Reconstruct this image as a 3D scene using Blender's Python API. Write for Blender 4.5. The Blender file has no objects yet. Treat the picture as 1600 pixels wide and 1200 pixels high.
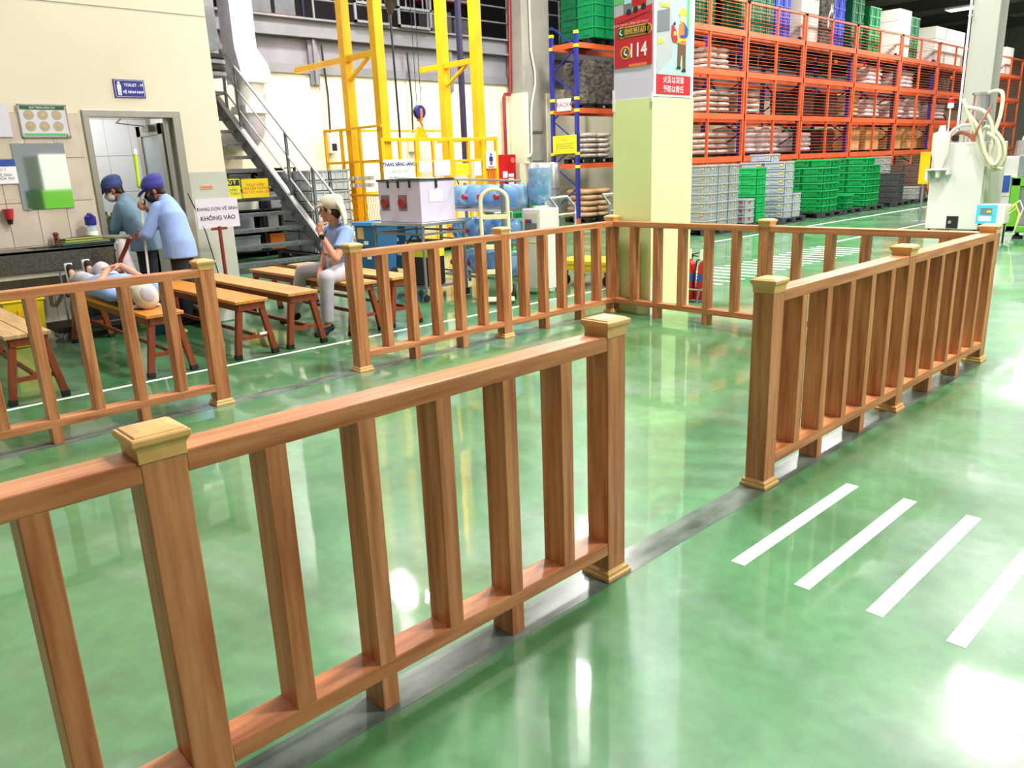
import bpy, math, random
from mathutils import Vector, Matrix, Euler
random.seed(7)
SC = bpy.context.scene
COL = SC.collection
PI = math.pi

def lin(h):
    h = h.lstrip('#')
    out = []
    for i in (0, 2, 4):
        c = int(h[i:i + 2], 16) / 255
        out.append(c / 12.92 if c <= .04045 else ((c + .055) / 1.055) ** 2.4)
    return (*out, 1.0)

# ------------------------------------------------------------------ camera
cam = bpy.data.cameras.new('camera')
cam.sensor_width = 36.0
cam.lens = 1214.29 / 1600 * 36.0
cam.clip_end = 300
camo = bpy.data.objects.new('camera', cam)
COL.objects.link(camo)
camo.location = (1.7009, -6.2059, 1.486)
camo.rotation_euler = (1.2975, 0.0364, 0.8095)
SC.camera = camo

# ------------------------------------------------------------------ world, exposure
w = bpy.data.worlds.new('world')
SC.world = w
w.use_nodes = True
bg = w.node_tree.nodes['Background']
bg.inputs[0].default_value = (0.95, 0.97, 1.0, 1)
bg.inputs[1].default_value = 0.38
SC.view_settings.view_transform = 'Standard'
SC.view_settings.look = 'None'
SC.view_settings.exposure = 0.06
SC.view_settings.gamma = 1.0
SC.view_settings.use_curve_mapping = False

# ------------------------------------------------------------------ hall lamps (light of the hanging panels built further down)
LAMP_Z = 7.4
LAMPS = [(-11.0, 2.2, 1050), (-9.6, 7.2, 520), (-11.0, -4.0, 200),
         (-1.2, -1.0, 640), (-1.0, 7.0, 600), (-1.0, 15.5, 560),
         (-6.0, 2.6, 420), (-6.0, 11.5, 760), (-6.0, -5.6, 150),
         (4.9, 1.0, 1120), (4.9, 8.5, 300), (-6.0, 20.0, 950), (-6.0, 30.0, 1000)]
for (lx, ly, le) in LAMPS:
    l = bpy.data.lights.new('lamp_light', 'AREA')
    l.shape = 'RECTANGLE'
    l.size = 1.15
    l.size_y = 0.55
    l.energy = le
    l.color = (1.0, 0.97, 0.92)
    lo = bpy.data.objects.new('lamp_light', l)
    COL.objects.link(lo)
    lo.location = (lx, ly, LAMP_Z - 0.10)
    # added fill light above the closed panel, brightens the dark ceiling
    u = bpy.data.lights.new('ceiling_fill', 'AREA')
    u.shape = 'RECTANGLE'
    u.size = 1.0
    u.size_y = 0.4
    u.energy = le * .22
    uo = bpy.data.objects.new('ceiling_fill', u)
    COL.objects.link(uo)
    uo.location = (lx, ly, LAMP_Z + 0.02)
    uo.rotation_euler = (PI, 0, 0)
# ceiling light inside the toilet room
l = bpy.data.lights.new('toilet_light', 'AREA')
l.size = 0.8
l.energy = 22
lo = bpy.data.objects.new('toilet_light', l)
COL.objects.link(lo)
lo.location = (-8.55, -3.2, 2.66)

# ------------------------------------------------------------------ mesh builder
class MB:
    def __init__(s):
        s.v = []; s.f = []; s.m = []
    def add(s, vs, fs, m=0):
        o = len(s.v)
        s.v += [tuple(v) for v in vs]
        s.f += [tuple(i + o for i in f) for f in fs]
        s.m += [m] * len(fs)
        return s
    def bx(s, x0, x1, y0, y1, z0, z1, m=0):
        vs = [(x, y, z) for z in (z0, z1) for y in (y0, y1) for x in (x0, x1)]
        return s.add(vs, [(0, 2, 3, 1), (4, 5, 7, 6), (0, 1, 5, 4), (2, 6, 7, 3), (0, 4, 6, 2), (1, 3, 7, 5)], m)
    def bc(s, c, sz, m=0, rz=0, rot=None):
        R = rot if rot is not None else Matrix.Rotation(rz, 3, 'Z')
        h = [a / 2 for a in sz]
        vs = [Vector(c) + R @ Vector((x * h[0], y * h[1], z * h[2])) for z in (-1, 1) for y in (-1, 1) for x in (-1, 1)]
        return s.add(vs, [(0, 2, 3, 1), (4, 5, 7, 6), (0, 1, 5, 4), (2, 6, 7, 3), (0, 4, 6, 2), (1, 3, 7, 5)], m)
    def bar(s, p, q, w, h, m=0, up=(0, 0, 1)):
        p = Vector(p); q = Vector(q); d = (q - p).normalized(); u = Vector(up)
        if abs(d.dot(u)) > .98: u = Vector((0, 1, 0))
        r = d.cross(u).normalized(); u = r.cross(d).normalized()
        vs = [a + r * (x * w / 2) + u * (y * h / 2) for a in (p, q) for x, y in ((-1, -1), (1, -1), (1, 1), (-1, 1))]
        return s.add(vs, [(3, 2, 1, 0), (4, 5, 6, 7), (0, 1, 5, 4), (1, 2, 6, 5), (2, 3, 7, 6), (3, 0, 4, 7)], m)
    def cone(s, p, q, r0, r1, n=12, m=0, caps=True):
        return s.loft([p, q], [(r0, r0), (r1, r1)], n, m, caps)
    def loft(s, pts, rad, n=12, m=0, caps=True, side=None):
        pts = [Vector(p) for p in pts]; k = len(pts); vs = []; fs = []
        pr = None
        for i, p in enumerate(pts):
            d = (pts[min(i + 1, k - 1)] - pts[max(i - 1, 0)]).normalized()
            if side is not None: r = Vector(side)
            elif pr is None: r = Vector((1, 0, 0)) if abs(d.x) < .9 else Vector((0, 1, 0))
            else: r = pr
            r = (r - d * r.dot(d)).normalized(); pr = r
            u = d.cross(r)
            a, b = rad[i] if isinstance(rad[i], (tuple, list)) else (rad[i], rad[i])
            for j in range(n):
                t = 2 * PI * j / n
                vs.append(p + r * (a * math.cos(t)) + u * (b * math.sin(t)))
        for i in range(k - 1):
            for j in range(n):
                j2 = (j + 1) % n
                fs.append((i * n + j, i * n + j2, (i + 1) * n + j2, (i + 1) * n + j))
        if caps:
            fs.append(tuple(range(n - 1, -1, -1))); fs.append(tuple((k - 1) * n + j for j in range(n)))
        return s.add(vs, fs, m)
    def tube(s, pts, r, n=8, m=0):
        return s.loft(pts, [r] * len(pts), n, m)
    def lathe(s, prof, c=(0, 0, 0), n=20, m=0, R=None):
        vs = []; fs = []; k = len(prof); c = Vector(c)
        for (r, z) in prof:
            for j in range(n):
                t = 2 * PI * j / n
                v = Vector((r * math.cos(t), r * math.sin(t), z))
                vs.append(c + (R @ v if R is not None else v))
        for i in range(k - 1):
            for j in range(n):
                j2 = (j + 1) % n
                fs.append((i * n + j, i * n + j2, (i + 1) * n + j2, (i + 1) * n + j))
        fs.append(tuple(range(n - 1, -1, -1))); fs.append(tuple((k - 1) * n + j for j in range(n)))
        return s.add(vs, fs, m)
    def rings(s, prof, c=(0, 0, 0), m=0, ay=1.0):
        """square rings: list of (z, half width)"""
        vs = []; fs = []; k = len(prof)
        for (z, h) in prof:
            vs += [(c[0] + x * h, c[1] + y * h * ay, c[2] + z) for x, y in ((-1, -1), (1, -1), (1, 1), (-1, 1))]
        for i in range(k - 1):
            for j in range(4):
                j2 = (j + 1) % 4
                fs.append((i * 4 + j, i * 4 + j2, i * 4 + 4 + j2, i * 4 + 4 + j))
        fs.append((3, 2, 1, 0)); fs.append(tuple((k - 1) * 4 + j for j in range(4)))
        return s.add(vs, fs, m)
    def ell(s, c, r, m=0, R=None, n=14, k=9):
        prof = []
        vs = []; fs = []; c = Vector(c)
        for i in range(k + 1):
            a = PI * i / k
            for j in range(n):
                t = 2 * PI * j / n
                v = Vector((r[0] * math.sin(a) * math.cos(t), r[1] * math.sin(a) * math.sin(t), -r[2] * math.cos(a)))
                vs.append(c + (R @ v if R is not None else v))
        for i in range(k):
            for j in range(n):
                j2 = (j + 1) % n
                fs.append((i * n + j, i * n + j2, (i + 1) * n + j2, (i + 1) * n + j))
        return s.add(vs, fs, m)
    def cap(s, p, q, r0, r1, n=12, m=0):
        """rounded limb: cone with end balls"""
        s.cone(p, q, r0, r1, n, m); s.ell(p, (r0,) * 3, m, n=n, k=8); s.ell(q, (r1,) * 3, m, n=n, k=8)
        return s
    def prism(s, poly, lo, hi, axis, m=0):
        n = len(poly); vs = []
        for h in (lo, hi):
            for (a, b) in poly:
                vs.append((h, a, b) if axis == 'x' else (a, h, b) if axis == 'y' else (a, b, h))
        fs = [tuple(range(n - 1, -1, -1)), tuple(range(n, 2 * n))]
        for j in range(n):
            j2 = (j + 1) % n
            fs.append((j, j2, n + j2, n + j))
        return s.add(vs, fs, m)
    def mesh(s, name, mats):
        me = bpy.data.meshes.new(name)
        me.from_pydata(s.v, [], s.f)
        for mt in (mats if isinstance(mats, (list, tuple)) else [mats]): me.materials.append(mt)
        if any(s.m): me.polygons.foreach_set('material_index', s.m)
        me.update()
        return me

def fixnormals(me):
    import bmesh
    b = bmesh.new(); b.from_mesh(me)
    bmesh.ops.remove_doubles(b, verts=b.verts, dist=1e-6)
    bmesh.ops.recalc_face_normals(b, faces=b.faces)
    b.to_mesh(me); b.free()

def smooth(me, ang=40):
    me.polygons.foreach_set('use_smooth', [True] * len(me.polygons))
    me.set_sharp_from_angle(angle=math.radians(ang))

def link(name, me, parent=None, loc=None, rot=None, world=False):
    o = bpy.data.objects.new(name, me)
    COL.objects.link(o)
    if parent is not None:
        o.parent = parent
        if world:
            g = Vector((0, 0, 0)); q = parent
            while q is not None:
                g += Vector(q.location); q = q.parent
            o.location = -g
    if loc is not None: o.location = loc
    if rot is not None: o.rotation_euler = rot
    return o

def obj(name, mb, mats, parent=None, sm=None, bevel=0, world=False, loc=None, rot=None):
    me = mb.mesh(name, mats)
    fixnormals(me)
    if sm: smooth(me, sm if sm is not True else 40)
    o = link(name, me, parent, loc, rot, world)
    if bevel:
        b = o.modifiers.new('bevel', 'BEVEL'); b.width = bevel; b.segments = 2; b.limit_method = 'ANGLE'
        b.angle_limit = math.radians(35)
        b.harden_normals = False
    return o

def tag(o, label=None, cat=None, group=None, kind=None):
    if label: o['label'] = label
    if cat: o['category'] = cat
    if group: o['group'] = group
    if kind: o['kind'] = kind
    return o

def thing(name, label, cat, loc=(0, 0, 0), rz=0, group=None):
    o = bpy.data.objects.new(name, None)
    o.empty_display_size = .1
    COL.objects.link(o)
    o.location = loc; o.rotation_euler = (0, 0, rz)
    return tag(o, label, cat, group)

def struct(o):
    o['kind'] = 'structure'
    return o

def dup(root, loc, rz=0, label=None, group=None):
    r = root.copy(); COL.objects.link(r); r.location = loc; r.rotation_euler = (0, 0, rz)
    if label: r['label'] = label
    if group: r['group'] = group
    for ch in list(root.children):
        c = ch.copy(); COL.objects.link(c); c.parent = r
        for g in list(ch.children):
            d = g.copy(); COL.objects.link(d); d.parent = c
    return r

ORD = ['topmost', 'second from top', 'third from top', 'fourth from top', 'fifth from top', 'sixth from top', 'seventh from top', 'eighth from top', 'ninth from top']
NTH = ['first', 'second', 'third', 'fourth', 'fifth', 'sixth', 'seventh', 'eighth']

# ------------------------------------------------------------------ materials
def mat(name, col, rough=.5, metal=0, col2=None, scale=8, stretch=(1, 1, 1), bump=0, emit=0, alpha=1, trans=0, spec=.5, lo=.35, hi=.65, detail=4, ior=1.45):
    m = bpy.data.materials.new(name)
    m.use_nodes = True
    nt = m.node_tree
    b = nt.nodes['Principled BSDF']
    c = lin(col) if isinstance(col, str) else col
    b.inputs['Base Color'].default_value = c
    b.inputs['Roughness'].default_value = rough
    b.inputs['Metallic'].default_value = metal
    b.inputs['Specular IOR Level'].default_value = spec
    b.inputs['IOR'].default_value = ior
    if trans: b.inputs['Transmission Weight'].default_value = trans
    if alpha < 1: b.inputs['Alpha'].default_value = alpha
    if emit:
        b.inputs['Emission Color'].default_value = c
        b.inputs['Emission Strength'].default_value = emit
    if col2 or bump:
        tc = nt.nodes.new('ShaderNodeTexCoord')
        mp = nt.nodes.new('ShaderNodeMapping')
        mp.inputs['Scale'].default_value = stretch
        oi = nt.nodes.new('ShaderNodeObjectInfo')
        va = nt.nodes.new('ShaderNodeVectorMath'); va.operation = 'MULTIPLY_ADD'
        va.inputs[1].default_value = (37, 53, 71)
        cx = nt.nodes.new('ShaderNodeCombineXYZ')
        for k in range(3): nt.links.new(oi.outputs['Random'], cx.inputs[k])
        nt.links.new(cx.outputs[0], va.inputs[0])
        nt.links.new(tc.outputs['Object'], va.inputs[2])
        nt.links.new(va.outputs[0], mp.inputs['Vector'])
        nz = nt.nodes.new('ShaderNodeTexNoise')
        nz.inputs['Scale'].default_value = scale
        nz.inputs['Detail'].default_value = detail
        nt.links.new(mp.outputs[0], nz.inputs['Vector'])
        if col2:
            cr = nt.nodes.new('ShaderNodeValToRGB')
            cr.color_ramp.elements[0].position = lo; cr.color_ramp.elements[1].position = hi
            cr.color_ramp.elements[0].color = c
            cr.color_ramp.elements[1].color = lin(col2)
            nt.links.new(nz.outputs['Fac'], cr.inputs['Fac'])
            nt.links.new(cr.outputs[0], b.inputs['Base Color'])
        if bump:
            bp = nt.nodes.new('ShaderNodeBump')
            bp.inputs['Strength'].default_value = bump
            bp.inputs['Distance'].default_value = .01
            nt.links.new(nz.outputs['Fac'], bp.inputs['Height'])
            nt.links.new(bp.outputs[0], b.inputs['Normal'])
    return m

def wood(name, a, b_, axis, rough=.42, sc=9):
    st = [sc * 1.0] * 3
    st['xyz'.index(axis)] = sc * .07
    return mat(name, a, rough, col2=b_, scale=4.0, stretch=st, bump=.08, lo=.3, hi=.72, detail=6)

M = {}
for ax in 'xyz':
    M['wood_' + ax] = wood('wood_' + ax, '#9c5833', '#cf8f60', ax, .36)
M['trim'] = mat('trim_wood', '#d8ab6c', .4, col2='#cf9f5f', scale=20)
for ax in 'x':
    M['bench_top'] = wood('bench_top', '#b8793f', '#d6a062', 'x')
    M['bench_old'] = wood('bench_old', '#a07c50', '#cba878', 'x')
    M['bench_orange'] = wood('bench_orange', '#c0701c', '#da9440', 'x', .3)
M['bench_leg'] = wood('bench_leg', '#6e2f18', '#8a4224', 'z')
M['rubber'] = mat('rubber', '#1c1c1e', .7)
M['cream_wall'] = mat('cream_wall', '#dcd1bc', .6, col2='#d4c8b1', scale=1.2, lo=.2, hi=.8)
M['bright_wall'] = mat('bright_wall', '#ece6cc', .6, col2='#e2dcc2', scale=.8)
M['grey_wall'] = mat('grey_wall', '#a8a69c', .6, col2='#9c9a91', scale=2)
M['dado'] = mat('dado_paint', '#bcbcb0', .45, col2='#b0b0a4', scale=2)
M['tile'] = mat('wall_tile', '#cdbfb0', .25, col2='#c3b4a5', scale=5)
M['tile_white'] = mat('white_tile', '#eeeeee', .2)
M['grout'] = mat('grout', '#a59b8a', .8)
M['alu'] = mat('aluminium', '#b3aea4', .32, .7, col2='#a39e94', scale=3, stretch=(1, 1, .2))
M['alu_dark'] = mat('dark_aluminium', '#8f887c', .35, .7)  # darker aluminium tone, used on the door closer
M['steel'] = mat('steel', '#c4c6c8', .25, .9)
M['steel_grey'] = mat('grey_steel', '#83858a', .45, .3, col2='#73757b', scale=4)
M['stair_side'] = mat('stair_side', '#c9c6cc', .35, .4, col2='#bab7be', scale=4)
M['stair_tread'] = mat('stair_tread', '#77787c', .4, .5, col2='#5c5d62', scale=18)
M['granite'] = mat('granite', '#3a3834', .3, col2='#5a5650', scale=60)
M['black'] = mat('black_plastic', '#1b1b1d', .45)
M['darkgrey'] = mat('dark_grey_plastic', '#3b3b3f', .5)
M['white'] = mat('white_paint', '#eceae6', .35)
M['offwhite'] = mat('off_white', '#dcd8cc', .45)
M['tape'] = mat('white_tape', '#f2f2ee', .5)
M['navy'] = mat('navy', '#1f1f78', .5)
M['navy_sign'] = mat('navy_sign', '#23237f', .4)
M['red'] = mat('red', '#b3141c', .4)
M['redbrown'] = mat('red_brown', '#7c2f22', .5)
M['yellow'] = mat('yellow_paint', '#f2b600', .4, col2='#e6a800', scale=2)
M['yellow_sign'] = mat('yellow_sign', '#e2da1e', .5)
M['yellow_plastic'] = mat('yellow_plastic', '#e3c312', .4)
M['orange'] = mat('orange_paint', '#cc5a32', .45, col2='#c0502a', scale=3)
M['pipe_red'] = mat('pipe_red', '#8a1822', .4)
M['port_red'] = mat('port_red', '#8e2626', .4)
M['tray_dark'] = mat('tray_dark', '#14382e', .4)
M['round_print'] = mat('round_print', '#a99f84', .5)
M['upper_grey'] = mat('upper_grey', '#8a8790', .6, col2='#807d86', scale=2)
M['pale_crate'] = mat('pale_plastic', '#c2c5cb', .45)
M['rack_blue'] = mat('rack_blue', '#232a86', .45)
M['dark_blue'] = mat('dark_blue_steel', '#2a2548', .5)
M['green_crate'] = mat('green_plastic', '#0c8a44', .4)
M['green_dark'] = mat('dark_green_plastic', '#0a5a36', .45)
M['green_mid'] = mat('mid_green_plastic', '#0b7444', .45)
M['green_bright'] = mat('bright_green_plastic', '#18a558', .4)
M['blue_crate'] = mat('blue_plastic', '#3540b4', .45)
M['grey_crate'] = mat('grey_plastic', '#9b9fa3', .45)
M['grey_crate2'] = mat('pale_grey_plastic', '#a9acae', .45)
M['lavgrey_crate'] = mat('blue_grey_plastic', '#a4abb8', .45)
M['black_crate'] = mat('charcoal_plastic', '#46464a', .5)
M['brown_crate'] = mat('brown_plastic', '#6b5148', .5)
M['sack'] = mat('sack_tan', '#c9a583', .7, col2='#b8906c', scale=9, bump=.25)
M['sack_white'] = mat('sack_white', '#dcd0d2', .6, col2='#c8b8bc', scale=9, bump=.25)
M['sack_grey'] = mat('sack_grey', '#a4938a', .35, col2='#cfc4bc', scale=14, bump=.3)
M['wrap'] = mat('plastic_wrap', '#77706a', .15, .3, col2='#3e3a37', scale=7, stretch=(1, 1, 2.2), bump=.6)
M['wrap_dark'] = mat('dark_wrap', '#4d3f38', .2, .2, col2='#2f2826', scale=6, bump=.5)
M['carton'] = mat('carton', '#d9ab72', .7, col2='#c99a62', scale=4)
M['foam'] = mat('white_foam', '#eeece4', .6)
M['foam_grey'] = mat('grey_foam', '#c9c4ba', .6)
M['lime_wall'] = mat('lime_column_paint', '#e2efac', .5, col2='#dbe9a4', scale=1.5)
M['lav'] = mat('lavender_paint', '#d6d2e6', .5)
M['skin'] = mat('skin', '#c98f72', .5, col2='#c08468', scale=12)
M['skin2'] = mat('skin_tan', '#a8684a', .5)
M['hair'] = mat('hair', '#241814', .5)
M['shirt_blue'] = mat('light_blue_cloth', '#8fa8dc', .8, col2='#86a0d4', scale=14, bump=.25)
M['shirt_teal'] = mat('dull_blue_cloth', '#6a8498', .8, col2='#617a8d', scale=14, bump=.25)
M['trouser_dark'] = mat('dark_cloth', '#16161e', .8)
M['trouser_grey'] = mat('grey_lilac_cloth', '#bdb8c2', .8, col2='#b0abb6', scale=10, bump=.25)
M['cap_blue'] = mat('cap_blue', '#3d3f92', .8)
M['cap_navy'] = mat('cap_slate', '#3f4c80', .8)
M['cap_cream'] = mat('cap_cream', '#cfc6b2', .8, bump=.2, scale=20)
M['mask_white'] = mat('mask_white', '#d6d6dc', .8)
M['mask_navy'] = mat('mask_navy', '#20243f', .8)
M['glove'] = mat('glove_green', '#8f9a42', .6)
M['lime'] = mat('lime_plastic', '#a5c81e', .45)
M['acrylic'] = mat('lilac_acrylic', '#cbc3d8', .15, spec=.6)
M['water'] = mat('water_bottle', '#bfdfff', .06, trans=.62, col2='#8cc0f6', scale=4, ior=1.15)
M['water2'] = mat('water_bottle_clear', '#cfe6fa', .05, trans=.6, ior=1.2)
M['cap_red'] = mat('cap_red', '#c23040', .4)
M['blue_bin'] = mat('blue_bin', '#2a5f8e', .45)
M['blue_bin_lid'] = mat('blue_bin_rim', '#4a8fc8', .45)
M['cream_paint'] = mat('cream_paint', '#e6dcb0', .4)
M['grass_green'] = mat('grass_green_paint', '#4fc84a', .45)
M['machine_white'] = mat('machine_white', '#cfcfcb', .28, col2='#c6c6c2', scale=1.5)
M['machine_green'] = mat('machine_green', '#5a9a2c', .4)
M['hose'] = mat('hose_grey', '#c2bea2', .4)
M['hose_red'] = mat('hose_red', '#a05a48', .5)
M['teal'] = mat('teal_panel', '#48b8d8', .4)
M['beam_grey'] = mat('beam_grey', '#7e7e83', .55, col2='#737378', scale=2)
M['ceiling'] = mat('ceiling_grey', '#c8c0be', .8)
M['ceil_beam'] = mat('ceiling_beam', '#7a7476', .7)
M['mez_dark'] = mat('mezzanine_dark', '#26242a', .8)
M['duct'] = mat('duct_wrap', '#e6e0ea', .3, col2='#d6cede', scale=6, bump=.4)
M['grey_column'] = mat('grey_column_paint', '#a3a49c', .45)
M['lamp'] = mat('lamp_glow', '#fff6e6', .5, emit=9)
M['mirror'] = mat('mirror_glass', '#e4ece4', .03, 1)
M['glass'] = mat('frosted_glass', '#c6d6d6', .2, trans=.5)
M['pink'] = mat('sticker_pink', '#e8b8c0', .5)
M['paper'] = mat('paper', '#eeecee', .6)
M['paper_grey'] = mat('paper_grey', '#cfcad4', .6)
M['ink'] = mat('ink', '#3a3560', .6)
M['ink_dark'] = mat('ink_dark', '#23212a', .6)
M['ink_red'] = mat('ink_red', '#b03040', .6)
M['poster_red'] = mat('poster_red', '#c0222e', .5)
M['poster_gold'] = mat('poster_gold', '#e8c23a', .5)
M['poster_sky'] = mat('poster_sky', '#a9d3d8', .5)
M['poster_mint'] = mat('poster_mint', '#a6dcc4', .5)
M['poster_grey'] = mat('poster_grey', '#a9adb0', .5)
M['poster_grey2'] = mat('poster_grey_dark', '#6e7478', .5)
M['poster_brown'] = mat('poster_brown', '#6a4a36', .5)
M['poster_orange'] = mat('poster_orange', '#e87a34', .5)
M['poster_blue'] = mat('poster_blue', '#2c4a9a', .5)
M['poster_green'] = mat('poster_green', '#5ab46a', .5)
M['skin_print'] = mat('poster_skin', '#ecc08e', .5)
M['sole'] = mat('shoe_sole', '#dcdce0', .6)
M['orange_glow'] = mat('red_beacon', '#e8503a', .3, emit=1.0)

def text(name, s, size, m, parent, loc, rot, align='CENTER', ext=.0006, world=False, sx=1.0, bold=False, bw=.018):
    cu = bpy.data.curves.new(name, 'FONT')
    cu.body = s; cu.size = size; cu.align_x = align; cu.align_y = 'CENTER'
    cu.extrude = ext; cu.resolution_u = 3
    if bold: cu.offset = size * bw
    t = bpy.data.objects.new(name, cu)
    COL.objects.link(t)
    bpy.context.view_layer.update()
    me = bpy.data.meshes.new_from_object(t.evaluated_get(bpy.context.evaluated_depsgraph_get()))
    bpy.data.objects.remove(t); bpy.data.curves.remove(cu)
    me.materials.clear(); me.materials.append(m)
    o = link(name, me, parent)
    o.location = Vector(loc) - (Vector(parent.matrix_basis.translation) if world else Vector((0, 0, 0)))
    o.rotation_euler = rot
    o.scale = (sx, 1, 1)
    return o
FX = (PI / 2, 0, PI / 2)      # lettering on a face that looks to +x
FY = (PI / 2, 0, 0)           # lettering on a face that looks to -y
# =================================================================== SETTING
def floor_material():
    m = bpy.data.materials.new('green_epoxy')
    m.use_nodes = True
    nt = m.node_tree; N = nt.nodes; L = nt.links
    b = N['Principled BSDF']
    tc = N.new('ShaderNodeTexCoord')
    def noise(scale, detail=5, st=(1, 1, 1), dist=0):
        mp = N.new('ShaderNodeMapping'); mp.inputs['Scale'].default_value = st
        L.new(tc.outputs['Object'], mp.inputs['Vector'])
        n = N.new('ShaderNodeTexNoise'); n.inputs['Scale'].default_value = scale; n.inputs['Detail'].default_value = detail
        n.inputs['Distortion'].default_value = dist
        L.new(mp.outputs[0], n.inputs['Vector'])
        return n.outputs['Fac']
    def ramp(f, p0, c0, p1, c1):
        r = N.new('ShaderNodeValToRGB')
        r.color_ramp.elements[0].position = p0; r.color_ramp.elements[0].color = c0
        r.color_ramp.elements[1].position = p1; r.color_ramp.elements[1].color = c1
        L.new(f, r.inputs['Fac']); return r.outputs[0]
    base = ramp(noise(1.1, 6, dist=.8), .3, lin('#2f6a3a'), .68, lin('#559560'))
    wear = ramp(noise(.8, 9, (1, 1.7, 1), 1.0), .50, (0, 0, 0, 1), .70, (1, 1, 1, 1))
    mix = N.new('ShaderNodeMix'); mix.data_type = 'RGBA'
    mul = N.new('ShaderNodeMath'); mul.operation = 'MULTIPLY'; mul.inputs[1].default_value = .7
    L.new(wear, mul.inputs[0]); L.new(mul.outputs[0], mix.inputs['Factor'])
    L.new(base, mix.inputs[6]); mix.inputs[7].default_value = lin('#769480')
    fine = ramp(noise(14, 8, dist=.4), .35, (.80, .80, .80, 1), .65, (1, 1, 1, 1))
    mm = N.new('ShaderNodeMix'); mm.data_type = 'RGBA'; mm.blend_type = 'MULTIPLY'; mm.inputs['Factor'].default_value = 1
    L.new(mix.outputs[2], mm.inputs[6]); L.new(fine, mm.inputs[7])
    L.new(mm.outputs[2], b.inputs['Base Color'])
    ro = ramp(noise(2.2, 6, dist=.5), .3, (.30, .30, .30, 1), .75, (.46, .46, .46, 1))
    L.new(ro, b.inputs['Roughness'])
    b.inputs['Specular IOR Level'].default_value = .55
    b.inputs['Coat Weight'].default_value = .75
    b.inputs['Coat Roughness'].default_value = .045
    b.inputs['Coat IOR'].default_value = 1.7
    bp = N.new('ShaderNodeBump'); bp.inputs['Strength'].default_value = .05; bp.inputs['Distance'].default_value = .02
    L.new(noise(3.5, 3), bp.inputs['Height']); L.new(bp.outputs[0], b.inputs['Normal'])
    L.new(bp.outputs[0], b.inputs['Coat Normal'])
    return m
M['floor'] = floor_material()
M['joint'] = mat('floor_joint', '#37423a', .22, col2='#7c8a82', scale=5, stretch=(1.8, .7, 1), lo=.32, hi=.72, detail=9, spec=.8)

b = MB(); b.bx(-17, 16, -13, 46, -.2, 0)
floor = struct(obj('floor', b, M['floor']))
def strip(name, x0, x1, y0, y1, m, h=.0012):
    q = MB(); q.bx(x0, x1, y0, y1, .0002, h)
    return obj(name, q, m, floor)
for x in (.30, .555, .81, 1.06):
    strip('tape_stripe', x, x + .056, -3.785, -2.78, M['tape'])
strip('tape_line', -4.43, -4.385, -12, 1.2, M['tape'])
for k in range(21):
    y = 1.35 + k * .26
    strip('tape_stripe', -4.34 - .006 * (k % 3), -3.44 + .01 * (k % 2), y, y + .055, M['tape'])
strip('tape_line', -6.35, -6.29, 6.2, 24, M['tape'])
strip('tape_line', -4.45, -4.39, 7.1, 15, M['tape'])
strip('tape_line', 2.1, 2.16, 3.2, 20, M['tape'])
strip('tape_line', -.4, 4.0, 5.2, 5.26, M['tape'])
strip('floor_joint', -.055, .075, -12, -.1, M['joint'], .0008)
strip('floor_joint', -3.44, -3.30, -12, -.1, M['joint'], .0008)

# ---- wall with the toilet door: face at x = -7.5
b = MB()
b.bx(-7.66, -7.5, -13, -3.54, 0, 5.4)
b.bx(-7.66, -7.5, -2.57, -2.1, 0, 5.4)
b.bx(-7.66, -7.5, -3.54, -2.57, 2.19, 5.4)
wall_left = struct(obj('wall_left', b, M['cream_wall']))
b = MB(); b.bx(-16, -7.66, -2.25, -2.1, 0, 5.4)
struct(obj('wall_side', b, M['grey_wall']))
# seam line of the upper wall panels
b = MB(); b.bx(-7.502, -7.494, -5.4, -2.11, 3.22, 3.226)
obj('panel_seam', b, M['grey_wall'], wall_left)
# painted dado right of the door
b = MB(); b.bx(-7.5, -7.494, -2.54, -2.1, 0, 1.55); b.bx(-7.66, -7.5, -2.1, -2.094, 0, 1.55)
obj('dado', b, M['dado'], wall_left)
# large wall tiles, one by one
tm = MB(); tm.bx(0, .012, .0025, .2625, .0025, .4265)
tme = tm.mesh('tile', M['tile']); fixnormals(tme)
tl = MB(); tl.bx(-7.5, -7.494, -5.75, -3.6, 0, 2.17)
obj('grout_bed', tl, M['grout'], wall_left)
for r in range(5):
    for c in range(8):
        t = link('tile', tme, wall_left)
        t.location = (-7.494, -5.72 + c * .265, .02 + r * .4292)
# ---- toilet room behind the door
b = MB()
b.bx(-9.5, -9.4, -4.6, -2.25, 0, 2.7); b.bx(-9.4, -7.66, -4.7, -4.6, 0, 2.7)
b.bx(-9.5, -7.66, -4.7, -2.25, 2.7, 2.76)
wt = struct(obj('wall_toilet', b, M['grout']))
tb = MB(); tb.bx(0, .008, .002, .298, .002, .446)
tbe = tb.mesh('tile', M['tile_white']); fixnormals(tbe)
for r in range(6):
    for c in range(8):
        t = link('tile', tbe, wt); t.location = (-9.4, -4.58 + c * .3, r * .4499)
tb = MB(); tb.bx(.002, .298, -.008, 0, .002, .446)
tbe = tb.mesh('tile', M['tile_white']); fixnormals(tbe)
for r in range(6):
    for c in range(5):
        t = link('tile', tbe, wt); t.location = (-9.2 + c * .3, -2.252, r * .4499)
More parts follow.
